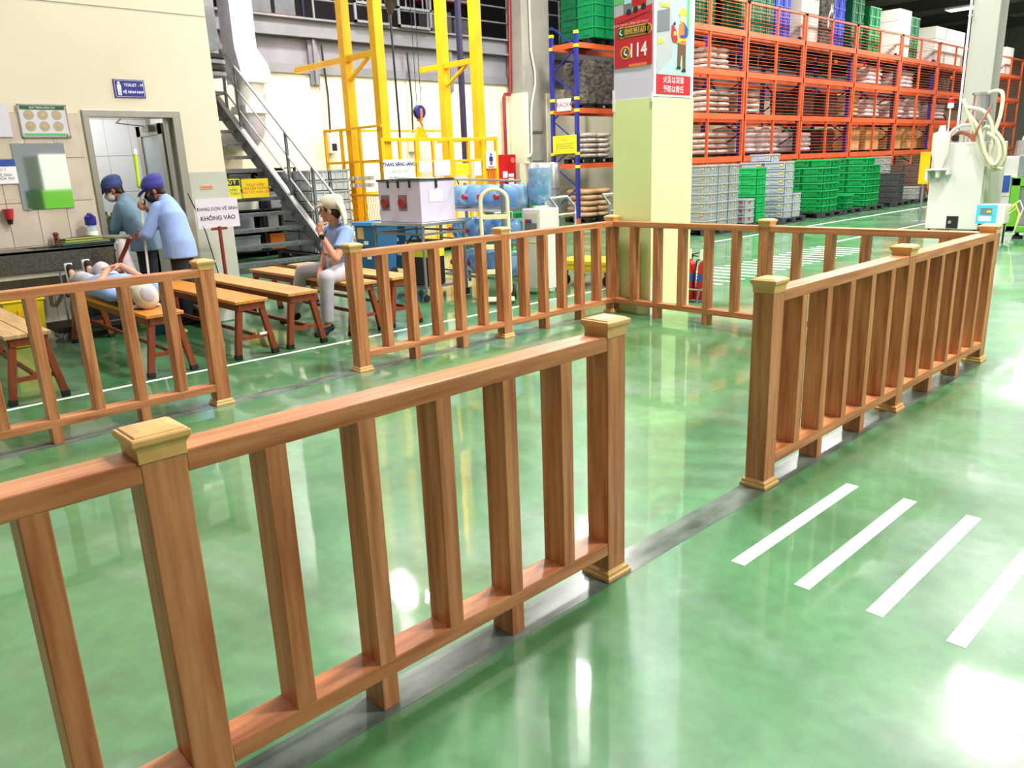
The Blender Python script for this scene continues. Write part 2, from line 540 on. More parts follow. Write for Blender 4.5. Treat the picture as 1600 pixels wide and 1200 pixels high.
# ---- door: frame, open leaf
door = thing('door_1', 'open aluminium toilet door with frosted pane and closer', 'door', (-7.6, -2.6, 0))
door['kind'] = 'structure'
b = MB()
b.bx(-7.68, -7.47, -3.56, -3.50, 0, 2.15); b.bx(-7.68, -7.47, -2.64, -2.55, 0, 2.15); b.bx(-7.68, -7.47, -3.56, -2.55, 2.14, 2.21)
b.bx(-7.62, -7.56, -2.70, -2.63, 0, 2.14)
obj('door_frame', b, M['alu'], door, bevel=.004, world=True)
leaf = MB()
x0, x1 = -8.50, -7.69
leaf.bx(x0, x0 + .13, -2.70, -2.655, .02, 2.1); leaf.bx(x1 - .13, x1, -2.70, -2.655, .02, 2.1)
leaf.bx(x0, x1, -2.70, -2.655, 1.98, 2.1); leaf.bx(x0, x1, -2.70, -2.655, .02, 1.0)
lf = obj('door_leaf', leaf, M['alu'], door, bevel=.003, world=True)
g = MB(); g.bx(x0 + .13, x1 - .13, -2.685, -2.67, 1.0, 1.98); obj('pane', g, M['glass'], lf, world=True)
g = MB(); g.bx(-8.12, -7.92, -2.76, -2.70, 2.02, 2.09); g.bar((-8.05, -2.74, 2.08), (-8.28, -2.98, 2.13), .02, .012); g.bar((-8.28, -2.98, 2.13), (-7.72, -3.1, 2.15), .02, .012)
obj('door_closer', g, M['alu_dark'], door, world=True)
g = MB(); g.bx(-7.81, -7.77, -2.74, -2.70, 1.0, 1.3); obj('handle', g, M['steel'], lf, world=True)

# ---- counter with sink along the tiled wall
sk = thing('sink_counter', 'dark granite wash counter with a deep apron below the mirror', 'counter', (-7.3, -4.6, 0))
b = MB(); b.bx(-7.07, -7.03, -6.2, -3.6, .655, .865); obj('apron', b, M['granite'], sk, world=True, bevel=.004)
b = MB(); b.bx(-7.475, -7.03, -6.2, -4.32, .84, .868); b.bx(-7.475, -7.03, -3.86, -3.6, .84, .868)
b.bx(-7.475, -7.43, -4.32, -3.86, .84, .868); b.bx(-7.09, -7.03, -4.32, -3.86, .84, .868)
obj('countertop', b, M['granite'], sk, world=True)
b = MB(); b.bx(-7.43, -7.09, -4.32, -3.86, .70, .71); b.bx(-7.43, -7.42, -4.32, -3.86, .70, .85); b.bx(-7.10, -7.09, -4.32, -3.86, .70, .85); b.bx(-7.43, -7.09, -4.32, -4.31, .70, .85); b.bx(-7.43, -7.09, -3.87, -3.86, .70, .85)
obj('basin', b, M['steel'], sk, world=True)
b = MB(); b.cone((-7.40, -4.03, .868), (-7.40, -4.03, .97), .028, .022, 12); b.ell((-7.40, -4.03, .985), (.03, .03, .022)); b.tube([(-7.40, -4.03, .94), (-7.34, -4.03, .96), (-7.27, -4.03, .93)], .013, 8)
obj('faucet', b, M['redbrown'], sk, world=True, sm=True)
b = MB(); b.bx(-7.47, -7.10, -3.66, -3.6, .02, .84); b.bx(-7.12, -7.06, -6.2, -3.6, .60, .655); obj('support', b, M['dado'], sk, world=True)
for yy in (-3.98, -4.04):
    pass
pp = MB(); pp.tube([(-7.2, -4.05, .70), (-7.2, -4.05, .42), (-7.3, -4.05, .36), (-7.455, -4.05, .36)], .02, 8); obj('drain_pipe', pp, M['steel_grey'], sk, world=True, sm=True)

# ---- back wall, girder, mezzanine
b = MB(); b.bx(-14.3, -14.0, -2.1, 46, 0, 3.52)
wb = struct(obj('wall_back', b, M['bright_wall']))
b = MB(); b.bx(-14.3, -13.94, -2.1, 46, 3.52, 3.70); obj('capping_beam', b, M['beam_grey'], wb)
b = MB(); b.bx(-14.3, -14.02, -2.1, 46, 3.70, 4.2); obj('upper_panel', b, M['upper_grey'], wb)
for yy in (2.9, 6.6, 10.2, 14, 18): 
    q = MB(); q.bx(-14.02, -13.93, yy, yy + .22, 3.3, 4.2); q.bx(-14.02, -13.86, yy + .08, yy + .13, 3.3, 4.2); obj('beam_stub', q, M['beam_grey'], wb)
b = MB(); b.bx(-14.1, -13.82, -2.1, 46, 4.22, 4.26); b.bx(-14.1, -13.82, -2.1, 46, 4.56, 4.60); b.bx(-13.98, -13.92, -2.1, 46, 4.26, 4.56)
struct(obj('trim_1', b, M['beam_grey']))
b = MB(); b.bx(-17, -14.1, -2.1, 46, 4.4, 4.6); struct(obj('floor_mezzanine', b, M['beam_grey']))
b = MB(); b.bx(-17, -16.9, -2.1, 46, 4.6, 8.2); struct(obj('wall_mezzanine', b, M['mez_dark']))
rl = thing('mezzanine_railing', 'long grey pipe railing on the mezzanine edge above the cream wall', 'railing', (-13.9, 3, 4.6))
for k in range(18):
    q = MB(); q.cone((0, 0, 0), (0, 0, 1.1), .024, .024, 8)
    o = obj('railing_post', q, M['steel_grey'], rl); o.location = (0, -2.9 + k * 1.5, 0)
for z in (.38, .74, 1.1):
    q = MB(); q.tube([(0, -4, z), (0, 24, z)], .02, 8); obj('rail', q, M['steel_grey'], rl)
# gate frames of the lift landing on the mezzanine
for k, (yy, wd, lab) in enumerate(((4.0, .95, 'left steel lattice gate frame on the mezzanine behind the lift'), (5.15, .95, 'right steel lattice gate frame on the mezzanine behind the lift'))):
    gt = thing('landing_gate', lab, 'gate', (-13.75, yy, 4.6))
    q = MB()
    for (y0, y1, z0, z1) in ((0, .05, 0, 1.9), (wd - .05, wd, 0, 1.9), (0, wd, 0, .05), (0, wd, .38, .43), (0, wd, 1.85, 1.9)): q.bx(-.02, .02, y0, y1, z0, z1)
    obj('gate_frame', q, M['beam_grey'], gt)
    for j in range(1, 4):
        q = MB(); q.bx(-.012, .012, wd * j / 4 - .012, wd * j / 4 + .012, .43, 1.85); obj('bar', q, M['beam_grey'], gt)
    q = MB(); q.bx(-.012, .012, wd / 2 - .012, wd / 2 + .012, .05, .38); obj('bar', q, M['beam_grey'], gt)
# dim shelving deep on the mezzanine
for k, yy in enumerate((.2, 2.2, 7.4)):
    sh = thing('storage_shelf', ['dim storage shelf on the mezzanine near the duct', 'dim storage shelf on the mezzanine left of the lift posts', 'dim storage shelf on the mezzanine right of the lift'][k], 'shelf', (-16.2, yy, 4.6))
    q = MB()
    for a in (0, 1.6):
        for c in (0, .6): q.bx(c, c + .05, a, a + .05, 0, 2.6)
    obj('shelf_frame', q, M['dark_blue'], sh)
    for z in (.3, 1.1, 1.9):
        q = MB(); q.bx(0, .65, 0, 1.65, z, z + .06); obj('shelf_board', q, M['redbrown'], sh)
    for z in (.36, 1.16):
        q = MB(); q.bc((.34, .5, z + .25), (.5, .7, .5)); q.bc((.34, 1.2, z + .18), (.5, .5, .36)); obj('stored_box', q, M['steel_grey'], sh)

# ---- far wall, wall behind the camera, ceiling with beams
b = MB(); b.bx(-17, 16, 46, 46.2, 0, 8.2); struct(obj('wall_far', b, M['grey_wall']))
b = MB(); b.bx(-17, 16, -13.2, -13, 0, 8.2); struct(obj('wall_near', b, M['ceiling']))
b = MB(); b.bx(-17, 16, -13.2, 46.2, 8.2, 8.3); ceil = struct(obj('ceiling', b, M['ceiling']))
for y in range(-10, 46, 5):
    q = MB(); q.bx(-17, 16, y - .1, y + .1, 7.72, 7.76); q.bx(-17, 16, y - .02, y + .02, 7.76, 8.16); q.bx(-17, 16, y - .1, y + .1, 8.16, 8.2)
    obj('ceiling_beam', q, M['ceil_beam'], ceil)
for x in (-12.5, -8.5, -4, 1, 6):
    q = MB(); q.bx(x - .06, x + .06, -13, 46, 8.02, 8.2); obj('purlin', q, M['ceil_beam'], ceil)
q = MB(); q.tube([(-7.2, 8, 7.3), (-7.2, 45, 7.3)], .28, 14); obj('air_duct', q, M['steel_grey'], ceil, sm=True)
q = MB(); q.tube([(-3.0, -10, 7.5), (-3.0, 45, 7.5)], .07, 10); obj('ceiling_pipe', q, M['steel_grey'], ceil, sm=True)
# hanging lamp panels
hm = MB(); hm.bx(-.62, .62, -.32, .32, .0, .07); hme = hm.mesh('housing', M['white']); fixnormals(hme)
dm = MB(); dm.bx(-.575, .575, -.275, .275, -.012, .0); dme = dm.mesh('diffuser', M['lamp']); fixnormals(dme)
wm = MB()
for s in (-.45, .45): wm.cone((s, 0, .07), (s, 0, .80), .006, .006, 6)
wme = wm.mesh('wire', M['steel_grey'])
for k, (x, y, e) in enumerate(LAMPS):
    t = thing('ceiling_lamp', 'white lamp panel hanging from the dark hall ceiling', 'lamp', (x, y, LAMP_Z - .08), 0, 'hanging lamp panels of the hall')
    link('housing', hme, t); link('diffuser', dme, t); link('wire', wme, t)
t = thing('ceiling_lamp', 'far ceiling lamp glowing left of the grey steel column', 'lamp', (-9.5, 28.2, 6.55), 0)
link('housing', hme, t); link('diffuser', dme, t)
o = link('wire', wme, t); o.scale = (1, 1, 2)
# =================================================================== WOODEN FENCE
PITCH = .2537; SP = PITCH * 6
pm = MB(); pm.bx(-.049, .049, -.049, .049, 0, .93); post_me = pm.mesh('post', M['wood_z']); fixnormals(post_me)
cm = MB(); cm.rings([(.912, .0515), (.938, .0525), (.945, .055), (.951, .059), (.9545, .062), (.965, .062), (.9695, .0595), (.970, .0535), (.9735, .0525), (.979, .032), (.980, .004)])
cap_me = cm.mesh('post_cap', M['trim']); fixnormals(cap_me)
bm_ = MB(); bm_.rings([(0, .066), (.013, .066), (.018, .060), (.030, .0595), (.034, .052), (.038, .050)])
base_me = bm_.mesh('post_base', M['trim']); fixnormals(base_me)
sm_ = MB(); sm_.bx(-.0475, .0475, -.028, .028, .148, .872); slat_me = sm_.mesh('slat', M['wood_z']); fixnormals(slat_me)
sm_ = MB(); sm_.bx(-.0475, .0475, -.028, .028, 0, .872); leg_me = sm_.mesh('slat_leg', M['wood_z']); fixnormals(leg_me)
rme = {}
L_ = SP - .098
for ax in 'xy':
    for nm, z0, z1 in (('top_rail', .868, .92), ('bottom_rail', .10, .15)):
        q = MB()
        h = L_ / 2 + .002
        if ax == 'y': q.bx(-.048, .048, -h, h, z0, z1)
        else: q.bx(-h, h, -.048, .048, z0, z1)
        me = q.mesh(nm, M['wood_' + ax]); fixnormals(me); rme[nm + ax] = me
def bev(o, w=.004):
    b = o.modifiers.new('bevel', 'BEVEL'); b.width = w; b.segments = 2; b.limit_method = 'ANGLE'; b.angle_limit = math.radians(40)
def fpost(root, x, y):
    p = link('post', post_me, root); p.location = (x, y, 0); bev(p)
    bev(link('post_cap', cap_me, p), .0025); bev(link('post_base', base_me, p), .002)
def fpanel(root, p, q):
    """p, q: post centres; q - p along +x or +y"""
    p = Vector((*p, 0)); q = Vector((*q, 0)); ax = 'y' if abs(q.y - p.y) > abs(q.x - p.x) else 'x'
    c = (p + q) / 2
    span = (q - p).length
    for nm in ('top_rail', 'bottom_rail'):
        o = link(nm, rme[nm + ax], root); o.location = c; bev(o)
        s = (span - .098) / L_
        o.scale = (1, s, 1) if ax == 'y' else (s, 1, 1)
    for k in range(1, 6):
        o = link('slat', leg_me if k in (2, 4) else slat_me, root)
        o.location = p + (q - p) * (k / 6)
        if ax == 'x': o.rotation_euler = (0, 0, PI / 2)
        bev(o, .003)
W_ = 3.379
YI = -2 * SP; YB = YI - 1.1214; YA = YB - SP; YZ = YA - SP
YD = -2 * SP; YC = YD - 1.1314; YY = YC - SP
f1 = thing('wooden_fence', 'nearest brown wooden fence run in the foreground with two pale post caps', 'fence', (0, YA, 0))
fpost(f1, 0, 0); fpost(f1, 0, SP); fpost(f1, 0, -SP)
fpanel(f1, (0, 0), (0, SP)); fpanel(f1, (0, -SP), (0, 0))
f2 = thing('wooden_fence', 'left brown wooden fence run in front of the sleeping person', 'fence', (-W_, YC, 0))
fpost(f2, 0, 0); fpost(f2, 0, -SP); fpanel(f2, (0, -SP), (0, 0))
f3 = thing('wooden_fence', 'long brown wooden fence bent around the far end of the enclosure', 'fence', (-W_, 0, 0))
for (x, y) in ((0, YD), (0, -SP), (0, 0), (W_ / 2, 0), (W_, 0), (W_, -SP), (W_, YI)): fpost(f3, x, y)
for a, c in (((0, YD), (0, -SP)), ((0, -SP), (0, 0)), ((0, 0), (W_ / 2, 0)), ((W_ / 2, 0), (W_, 0)), ((W_, -SP), (W_, 0)), ((W_, YI), (W_, -SP))): fpanel(f3, a, c)

# =================================================================== BENCHES
def bench(loc, label, top, planks=1, ln=2.08, wd=.29, rz=0):
    t = thing('wooden_bench', label, 'bench', loc, rz)
    q = MB()
    if planks == 1: q.bx(-ln, 0, -wd / 2, wd / 2, .462, .49); obj('bench_top', q, M[top], t, bevel=.004)
    else:
        for s in (-1, 1):
            q = MB(); q.bx(-ln, 0, min(s * .003, s * wd / 2), max(s * .003, s * wd / 2), .462, .49)
            obj('plank', q, M[top], t, bevel=.004)
    q = MB()
    for s in (-1, 1): q.bx(-ln + .03, -.03, s * (wd / 2 - .03) - .011, s * (wd / 2 - .03) + .011, .405, .462)
    for x in (-.03, -ln + .03): q.bx(x - .011, x + .011, -wd / 2 + .03, wd / 2 - .03, .405, .462)
    obj('apron', q, M['bench_leg'], t)
    for x, sx in ((-.055, 1), (-ln + .055, -1)):
        for sy in (-1, 1):
            a = (x + sx * .03, sy * (wd / 2 + .02), .035); c = (x, sy * (wd / 2 - .055), .465)
            q = MB(); q.bar(c, a, .048, .048, up=(1, 0, 0)); lg = obj('leg', q, M['bench_leg'], t, bevel=.003)
            q = MB(); q.bar((a[0], a[1], .04), (a[0] + sx * .003, a[1] + sy * .004, .002), .053, .053, up=(1, 0, 0)); obj('rubber_foot', q, M['rubber'], lg)
        q = MB(); q.bar((x + sx * .02, -wd / 2 + .005, .17), (x + sx * .02, wd / 2 - .005, .17), .025, .03); obj('stretcher', q, M['bench_leg'], t)
    q = MB(); q.bar((-.03, 0, .19), (-ln + .03, 0, .19), .022, .03); obj('stretcher', q, M['bench_leg'], t)
    return t
bench((-4.48, -5.02, 0), 'weathered two-plank bench at the left picture edge behind the fence', 'bench_old', 2)
bench((-4.48, -4.08, 0), 'bench under the sleeping person', 'bench_orange')
bench((-4.5, -3.36, 0), 'orange-brown bench just right of the left fence post', 'bench_orange')
bench((-4.52, -2.87, 0), 'pale-topped bench in front of the stair sign', 'bench_top')
bench((-4.55, -2.22, 0), 'bench the woman in the cream cap sits on', 'bench_top')
bench((-4.56, -1.75, 0), 'pale bench behind the back fence, beyond the seated woman', 'bench_top')
# =================================================================== STAIR
st = thing('steel_stair', 'grey open-tread steel stair climbing behind the toilet block', 'stair', (-10.1, .66, 0))
Y0, Y1 = -1.35, .66
for k in range(12):
    z = .15 + .2415 * k; x = -10.12 - .32 * k
    q = MB(); q.bx(x - .29, x, Y0 + .01, Y1 - .01, z - .022, z); q.bx(x - .006, x + .008, Y0 + .01, Y1 - .01, z - .055, z + .004)
    obj('tread', q, M['stair_tread'], st, world=True)
    q = MB(); q.bx(x - .05, x + .0085, Y0 + .012, Y1 - .012, z + .0005, z + .007); obj('nosing', q, M['steel'], st, world=True)
def sz(x): return .15 + .2415 * (-10.12 - x) / .32
for y, nm in ((Y1, 'stringer'), (Y0 - .03, 'stringer')):
    q = MB()
    q.prism([(-9.95, 0), (-9.95, sz(-9.95) + .16), (-13.95, sz(-13.95) + .16), (-13.95, sz(-13.95) - .22), (-10.15, 0)], y, y + .03, 'y')
    obj(nm, q, M['steel_grey'], st, world=True)
    q = MB(); q.bar((-9.95, y + .015, sz(-9.95) + .165), (-13.95, y + .015, sz(-13.95) + .165), .11, .012); obj('stringer_flange', q, M['stair_side'], st, world=True)
q = MB(); q.bx(-13.99, -13.3, Y0, Y1, 2.98, 3.04); obj('landing', q, M['steel_grey'], st, world=True)
for x in (-13.35, -12.86, -11.22, -10.42):
    q = MB(); q.bx(x - .025, x + .025, Y1 + .03, Y1 + .07, sz(x) + .1, sz(x) + 1.22); obj('baluster', q, M['steel_grey'], st, world=True)
for dz, r, xa in ((1.22, .024, -9.55), (.82, .017, -10.42), (.45, .017, -10.42)):
    q = MB(); q.tube([(xa, Y1 + .05, sz(xa) + dz), (-13.4, Y1 + .05, sz(-13.4) + dz)], r, 8)
    obj('handrail' if dz > 1 else 'side_rail', q, M['stair_side'], st, world=True, sm=True)
q = MB(); q.tube([(-9.55, Y1 + .05, sz(-9.55) + 1.22), (-9.53, Y1 + .05, .75)], .024, 8); obj('handrail_end', q, M['steel_grey'], st, world=True)
# yellow notices hanging in front of the treads
n1 = thing('warning_notice', 'small yellow notice with a black heading hanging on the stair', 'notice', (-11.2, -.4, 1.28))
q = MB(); q.bx(-.008, 0, -.20, .17, -.16, .17); obj('board', q, M['yellow_sign'], n1)
q = MB(); q.bx(0, .002, -.19, .16, .06, .155); obj('heading', q, M['ink_dark'], n1)
text('lettering', 'CHÚ Ý', .08, M['yellow_sign'], n1, (.003, -.02, .105), FX, bold=True)
text('lettering', 'ĐI CHẬM\nCẨN THẬN', .06, M['ink'], n1, (.001, -.01, -.04), FX)
n2 = thing('warning_notice', 'wide yellow notice with small text hanging on the stair', 'notice', (-11.2, .03, 1.28))
q = MB(); q.bx(-.008, 0, -.23, .25, -.15, .16); obj('board', q, M['yellow_plastic'], n2)
text('lettering', 'NGUY HIỂM\nCẤM LÊN XUỐNG\nKHU VỰC HẠN CHẾ', .06, M['ink_red'], n2, (.001, .01, .0), FX)
for n in (n1, n2):
    for yy in (-.12, .12):
        q = MB(); q.cone((-.02, yy, .15), (-.21, yy, .205), .004, .004, 6); obj('hook', q, M['steel'], n)

# shelf with boxes under the stair flight; black back panel added as shade
us = thing('storage_shelf', 'storage shelf with grey boxes under the steel stair, black back added as shade', 'shelf', (-12.9, .92, 0))
q = MB()
for y in (-.95, -.2, .55):
    for x in (0, .45): q.bx(x, x + .04, y - .02, y + .02, 0, 1.62)
obj('shelf_frame', q, M['black'], us)
q = MB(); q.bx(-.01, .0, -.97, .57, 0, 1.62); obj('shade_panel', q, M['black'], us)
for z in (.1, .48, .86, 1.24, 1.6):
    q = MB(); q.bx(0, .49, -.97, .57, z, z + .02); obj('shelf_board', q, M['darkgrey'], us)
for k, (y, z, w_, h, m) in enumerate(((-.55, .12, .5, .26, 'grey_crate'), (.15, .12, .5, .26, 'poster_orange'), (-.6, .50, .42, .28, 'lavgrey_crate'), (.0, .50, .22, .28, 'grey_crate'), (.35, .5, .22, .26, 'grey_crate2'),
        (-.5, .88, .5, .28, 'white'), (.12, .88, .26, .28, 'lavgrey_crate'), (-.55, 1.26, .4, .24, 'grey_crate2'), (.2, 1.26, .4, .28, 'white'))):
    t = thing('storage_box', '%s box, %s shelf under the stair, %s' % ({'grey_crate': 'grey', 'poster_orange': 'orange', 'lavgrey_crate': 'blue-grey', 'grey_crate2': 'pale grey', 'white': 'white'}[m], ['bottom', 'second', 'third', 'top'][int(z / .38)], 'left' if y < -.1 else 'middle' if y < .16 else 'right'), 'box', (-12.62, .92 + y, z), 0, 'boxes under the stair')
    q = MB(); q.bx(-.18, .18, -w_ / 2, w_ / 2, 0, h); obj('box_body', q, M[m], t, bevel=.008)
    q = MB(); q.bx(-.19, .19, -w_ / 2 - .008, w_ / 2 + .008, h, h + .025); obj('lid', q, M[m], t)
# =================================================================== WRAPPED AIR DUCT behind the stair
du = thing('air_duct', 'white foil wrapped air duct dropping behind the stair top', 'duct', (-13.0, .75, 2.2))
q = MB()
q.loft([(-13.0, .93, 8.2), (-13.0, .93, 3.75), (-13.0, 1.02, 3.42), (-13.0, 1.03, 3.25)], [(.33, .30), (.32, .28), (.42, .34), (.44, .36)], 4, caps=True, side=(.7, .7, 0))
obj('duct_body', q, M['duct'], du, world=True)
q = MB(); q.bx(-13.34, -12.66, .76, 1.36, 3.16, 3.28); obj('flange', q, M['white'], du, world=True)
q = MB(); q.cone((-13.0, 1.03, 2.75), (-13.0, 1.03, 3.16), .28, .28, 20); obj('collar', q, M['white'], du, world=True, sm=True)
q = MB(); q.bx(-13.31, -12.69, .76, 1.33, 2.62, 2.76); obj('flange', q, M['white'], du, world=True)
q = MB(); q.tube([(-13.0, 1.03, 2.62), (-13.0, 1.03, 2.45), (-13.1, 1.03, 2.3), (-13.3, 1.03, 2.2), (-13.98, 1.03, 2.2)], .24, 16); obj('elbow', q, M['duct'], du, world=True, sm=True)
d2 = thing('ventilation_duct', 'dark grey square duct between toilet block and white duct', 'duct', (-12.6, -.15, 3.2))
q = MB(); q.loft([(-12.6, -.02, 8.2), (-12.6, -.02, 4.3), (-12.6, .02, 3.9), (-12.6, .1, 3.6)], [.36, .36, .33, .3], 4, side=(.7, .7, 0)); obj('duct_body', q, M['steel_grey'], d2, world=True)
for k in range(4):
    q = MB(); q.cone((-12.6, .1, 3.2 + .1 * k), (-12.6, .1, 3.26 + .1 * k), .30, .30, 18); obj('bellows_ring', q, [M['steel_grey'], M['black']][k % 2], d2, world=True, sm=True)

# =================================================================== YELLOW CARGO LIFT
lf = thing('cargo_lift', 'yellow cargo lift with four tall posts and a caged platform', 'lift', (-10.4, 3.0, 0))
def lb(name, *boxes, m='yellow'):
    q = MB()
    for bb in boxes: q.bx(*bb)
    return obj(name, q, M[m], lf, world=True, bevel=.004)
LX0, LX1, LY0, LY1 = -10.98, -10.0, 1.92, 4.12
for x in (LX0, LX1):
    for y in (LY0, LY1):
        lb('post', (x - .085, x + .085, y - .085, y + .085, 0, 8.1))
for y, xa in ((LY0, -12.75), (LY1, -11.7)):
    lb('cross_arm', (xa, -10.0, y - .05, y + .05, 3.36, 3.46))
    q = MB(); q.bar((-10.3, y, 3.36), (-10.9, y, 3.05), .06, .04); obj('brace', q, M['yellow'], lf, world=True)
lb('top_beam', (-11.05, -9.95, LY0 - .07, LY1 + .07, 7.3, 7.5))
# front cage
CX = -9.86
for z, h in ((2.0, .06), (1.62, .04), (1.08, .05), (.55, .04), (.12, .05)):
    lb('cage_rail', (CX - .03, CX + .02, 1.75, 4.42, z - h / 2, z + h / 2))
for k, y in enumerate((1.77, 2.13, 2.5, 2.86, 3.27, 3.70, 4.06, 4.40)):
    wd = .03 if k in (0, 7) else .045 if k % 2 == 0 else .025
    lb('cage_upright', (CX - .025, CX + .025, y - wd, y + wd, 0.1, 2.02))
q = MB()
for k in range(64):
    y = 1.83 + k * .04
    q.bar((CX, y, .14), (CX, y + .012, 1.60), .010, .008)
tag(obj('picket', q, M['yellow'], lf, world=True), kind='stuff')
# side cage toward the stair and rear cage
for y in (1.78,):
    for z in (2.23, 1.66, 1.08, .14): lb('cage_rail', (-11.72, CX, y - .02, y + .02, z - .02, z + .02))
    for x in (-11.7, -11.15, -10.55): lb('cage_upright', (x - .025, x + .025, y - .025, y + .025, .1, 2.25))
    q = MB()
    for k in range(22):
        for s in (-1, 1):
            x = -11.6 + k * .08
            q.bar((x, y, .16), (x + s * .3, y, 1.06), .006, .006)
    tag(obj('expanded_mesh', q, M['yellow'], lf, world=True), kind='stuff')
    q = MB()
    for z in (1.22, 1.34):
        for k in range(5): q.bx(-10.95 + k * .15, -10.85 + k * .15, y - .03, y + .03, z, z + .07)
    tag(obj('slotted_plate', q, M['offwhite'], lf, world=True), kind='stuff')
for z in (2.25, 1.66, 1.08): lb('cage_rail', (-11.74, -11.70, 1.78, 4.7, z - .02, z + .02)); 
lb('cage_rail', (-11.7, CX, 4.42, 4.46, 2.0, 2.05)); lb('cage_upright', (-11.73, -11.68, 4.66, 4.71, .1, 2.27))
lb('platform', (-11.7, CX - .02, 1.8, 4.4, .06, .12))
# hook block
hk = thing('hoist_hook', 'blue pulley hook block hanging over the yellow lift cage', 'hook', (-10.45, 3.06, 2.05))
q = MB(); q.lathe([(.02, -.05), (.11, -.05), (.125, -.03), (.09, 0), (.125, .03), (.11, .05), (.02, .05)], (0, 0, .46), 18, R=Matrix.Rotation(PI / 2, 3, 'Y')); obj('pulley', q, M['navy'], hk, sm=True)
q = MB(); q.tube([(0, 0, .42), (0, .0, .30), (0, .035, .25), (0, .05, .20), (0, .02, .16), (0, -.03, .17)], .022, 8); q.bx(-.06, .06, -.025, .025, .3, .52); obj('hook_body', q, M['poster_orange'], hk, sm=True)
q = MB(); q.prism([(-.15, 0), (.15, 0), (.05, .20), (-.05, .20)], -.03, .03, 'x'); obj('spreader', q, M['yellow'], hk)
for s in (-.05, .05):
    q = MB(); q.cone((0, s, .5), (0, s, 5.3), .006, .006, 6); obj('wire_rope', q, M['black'], hk)
# notices on the cage, each its own thing
def sheet(label, y0, y1, z0, z1, m, nm='notice_sheet', x=CX + .028):
    t = thing(nm, label, 'sign', (x, (y0 + y1) / 2, (z0 + z1) / 2))
    q = MB(); q.bx(0, .006, y0 - (y0 + y1) / 2, (y1 - y0) / 2, -(z1 - z0) / 2, (z1 - z0) / 2); obj('sheet', q, M[m], t)
    return t
t = sheet('large white cargo lift sign with blue capitals on the yellow cage', 1.74, 2.39, 1.30, 1.67, 'white', 'lift_sign')
text('lettering', 'THANG NÂNG HÀNG', .082, M['navy'], t, (.0075, 0, .10), FX, bold=True, bw=.04, sx=.82)
text('lettering', 'CARGO LIFT', .08, M['alu'], t, (.0075, 0, -.02), FX)
text('lettering', 'TẢI TRỌNG 1000KG', .05, M['ink_dark'], t, (.0075, 0, -.125), FX, bold=True, bw=.03)
sheet('blank white sheet on the yellow lift cage beside the large sign', 2.50, 2.78, 1.44, 1.64, 'white')
t = sheet('white printed sheet in the middle of the yellow lift cage', 2.84, 3.21, 1.37, 1.64, 'paper')
sheet('bright yellow sheet on the yellow lift cage', 3.34, 3.66, 1.36, 1.57, 'yellow_sign')
sheet('narrow white sheet near the right end of the lift cage', 3.80, 3.97, 1.34, 1.60, 'white')
t = sheet('white sign with a blue standing figure at the lift cage corner', 4.10, 4.36, 1.46, 1.78, 'white')
q = MB(); q.cone((.0065, 0, .095), (.009, 0, .095), .024, .024, 12); q.bx(.0065, .009, -.03, .03, -.02, .065); q.bx(.0065, .009, -.028, -.004, -.1, -.02); q.bx(.0065, .009, .004, .028, -.1, -.02); q.bx(.0065, .009, -.05, -.034, -.03, .06); q.bx(.0065, .009, .034, .05, -.03, .06)
obj('figure', q, M['navy'], t)
q = MB(); q.bx(.0065, .009, -.08, .08, -.145, -.125); obj('caption', q, M['ink_red'], t)
# control units behind the lift
for k, (y, lab) in enumerate(((2.32, 'grey control box with cable behind the left lift post'), (4.55, 'grey control box with cable behind the right lift post'))):
    t = thing('control_box', lab, 'control box', (-13.89, y + .9, 1.9))
    q = MB(); q.bx(-.1, .12, -.1, .1, 0, .42); obj('housing', q, M['offwhite'], t, bevel=.01)
    q = MB(); q.bx(.12, .125, -.06, .06, .05, .2); obj('panel', q, M['black'], t)
    q = MB(); q.tube([(0, 0, .42), (0, .03, 1.2), (0, -.02, 2.2)], .02, 8); obj('cable', q, M['black'], t)
for k, (x, y, z0, pts, m, lab) in enumerate((
    (-9.96, 2.22, 1.4, [(0, 0, 0), (-.02, .02, .9), (.03, -.03, 1.9), (0, -.02, 2.6), (-.04, -.02, 6)], 'black', 'dark cable and chain bag running down the front left lift post'),)):
    t = thing('lift_chain', lab, 'chain', (x, y, z0))
    q = MB(); q.tube(pts, .018, 8); obj('chain', q, M[m], t)
    q = MB(); q.loft([(-.02, 0, 2.6), (0, 0, 2.75), (-.02, 0, 3.2), (-.02, 0, 4.6)], [(.03, .03), (.10, .09), (.12, .10), (.10, .1)], 10); obj('chain_bag', q, M['wrap_dark'], t, sm=True)
t = thing('guide_rail', 'dark vertical guide rail between the right lift posts', 'rail', (-11.2, 4.75, 1.5))
q = MB(); q.bx(-.05, .05, -.04, .04, 0, 6); obj('rail_profile', q, M['dark_blue'], t)

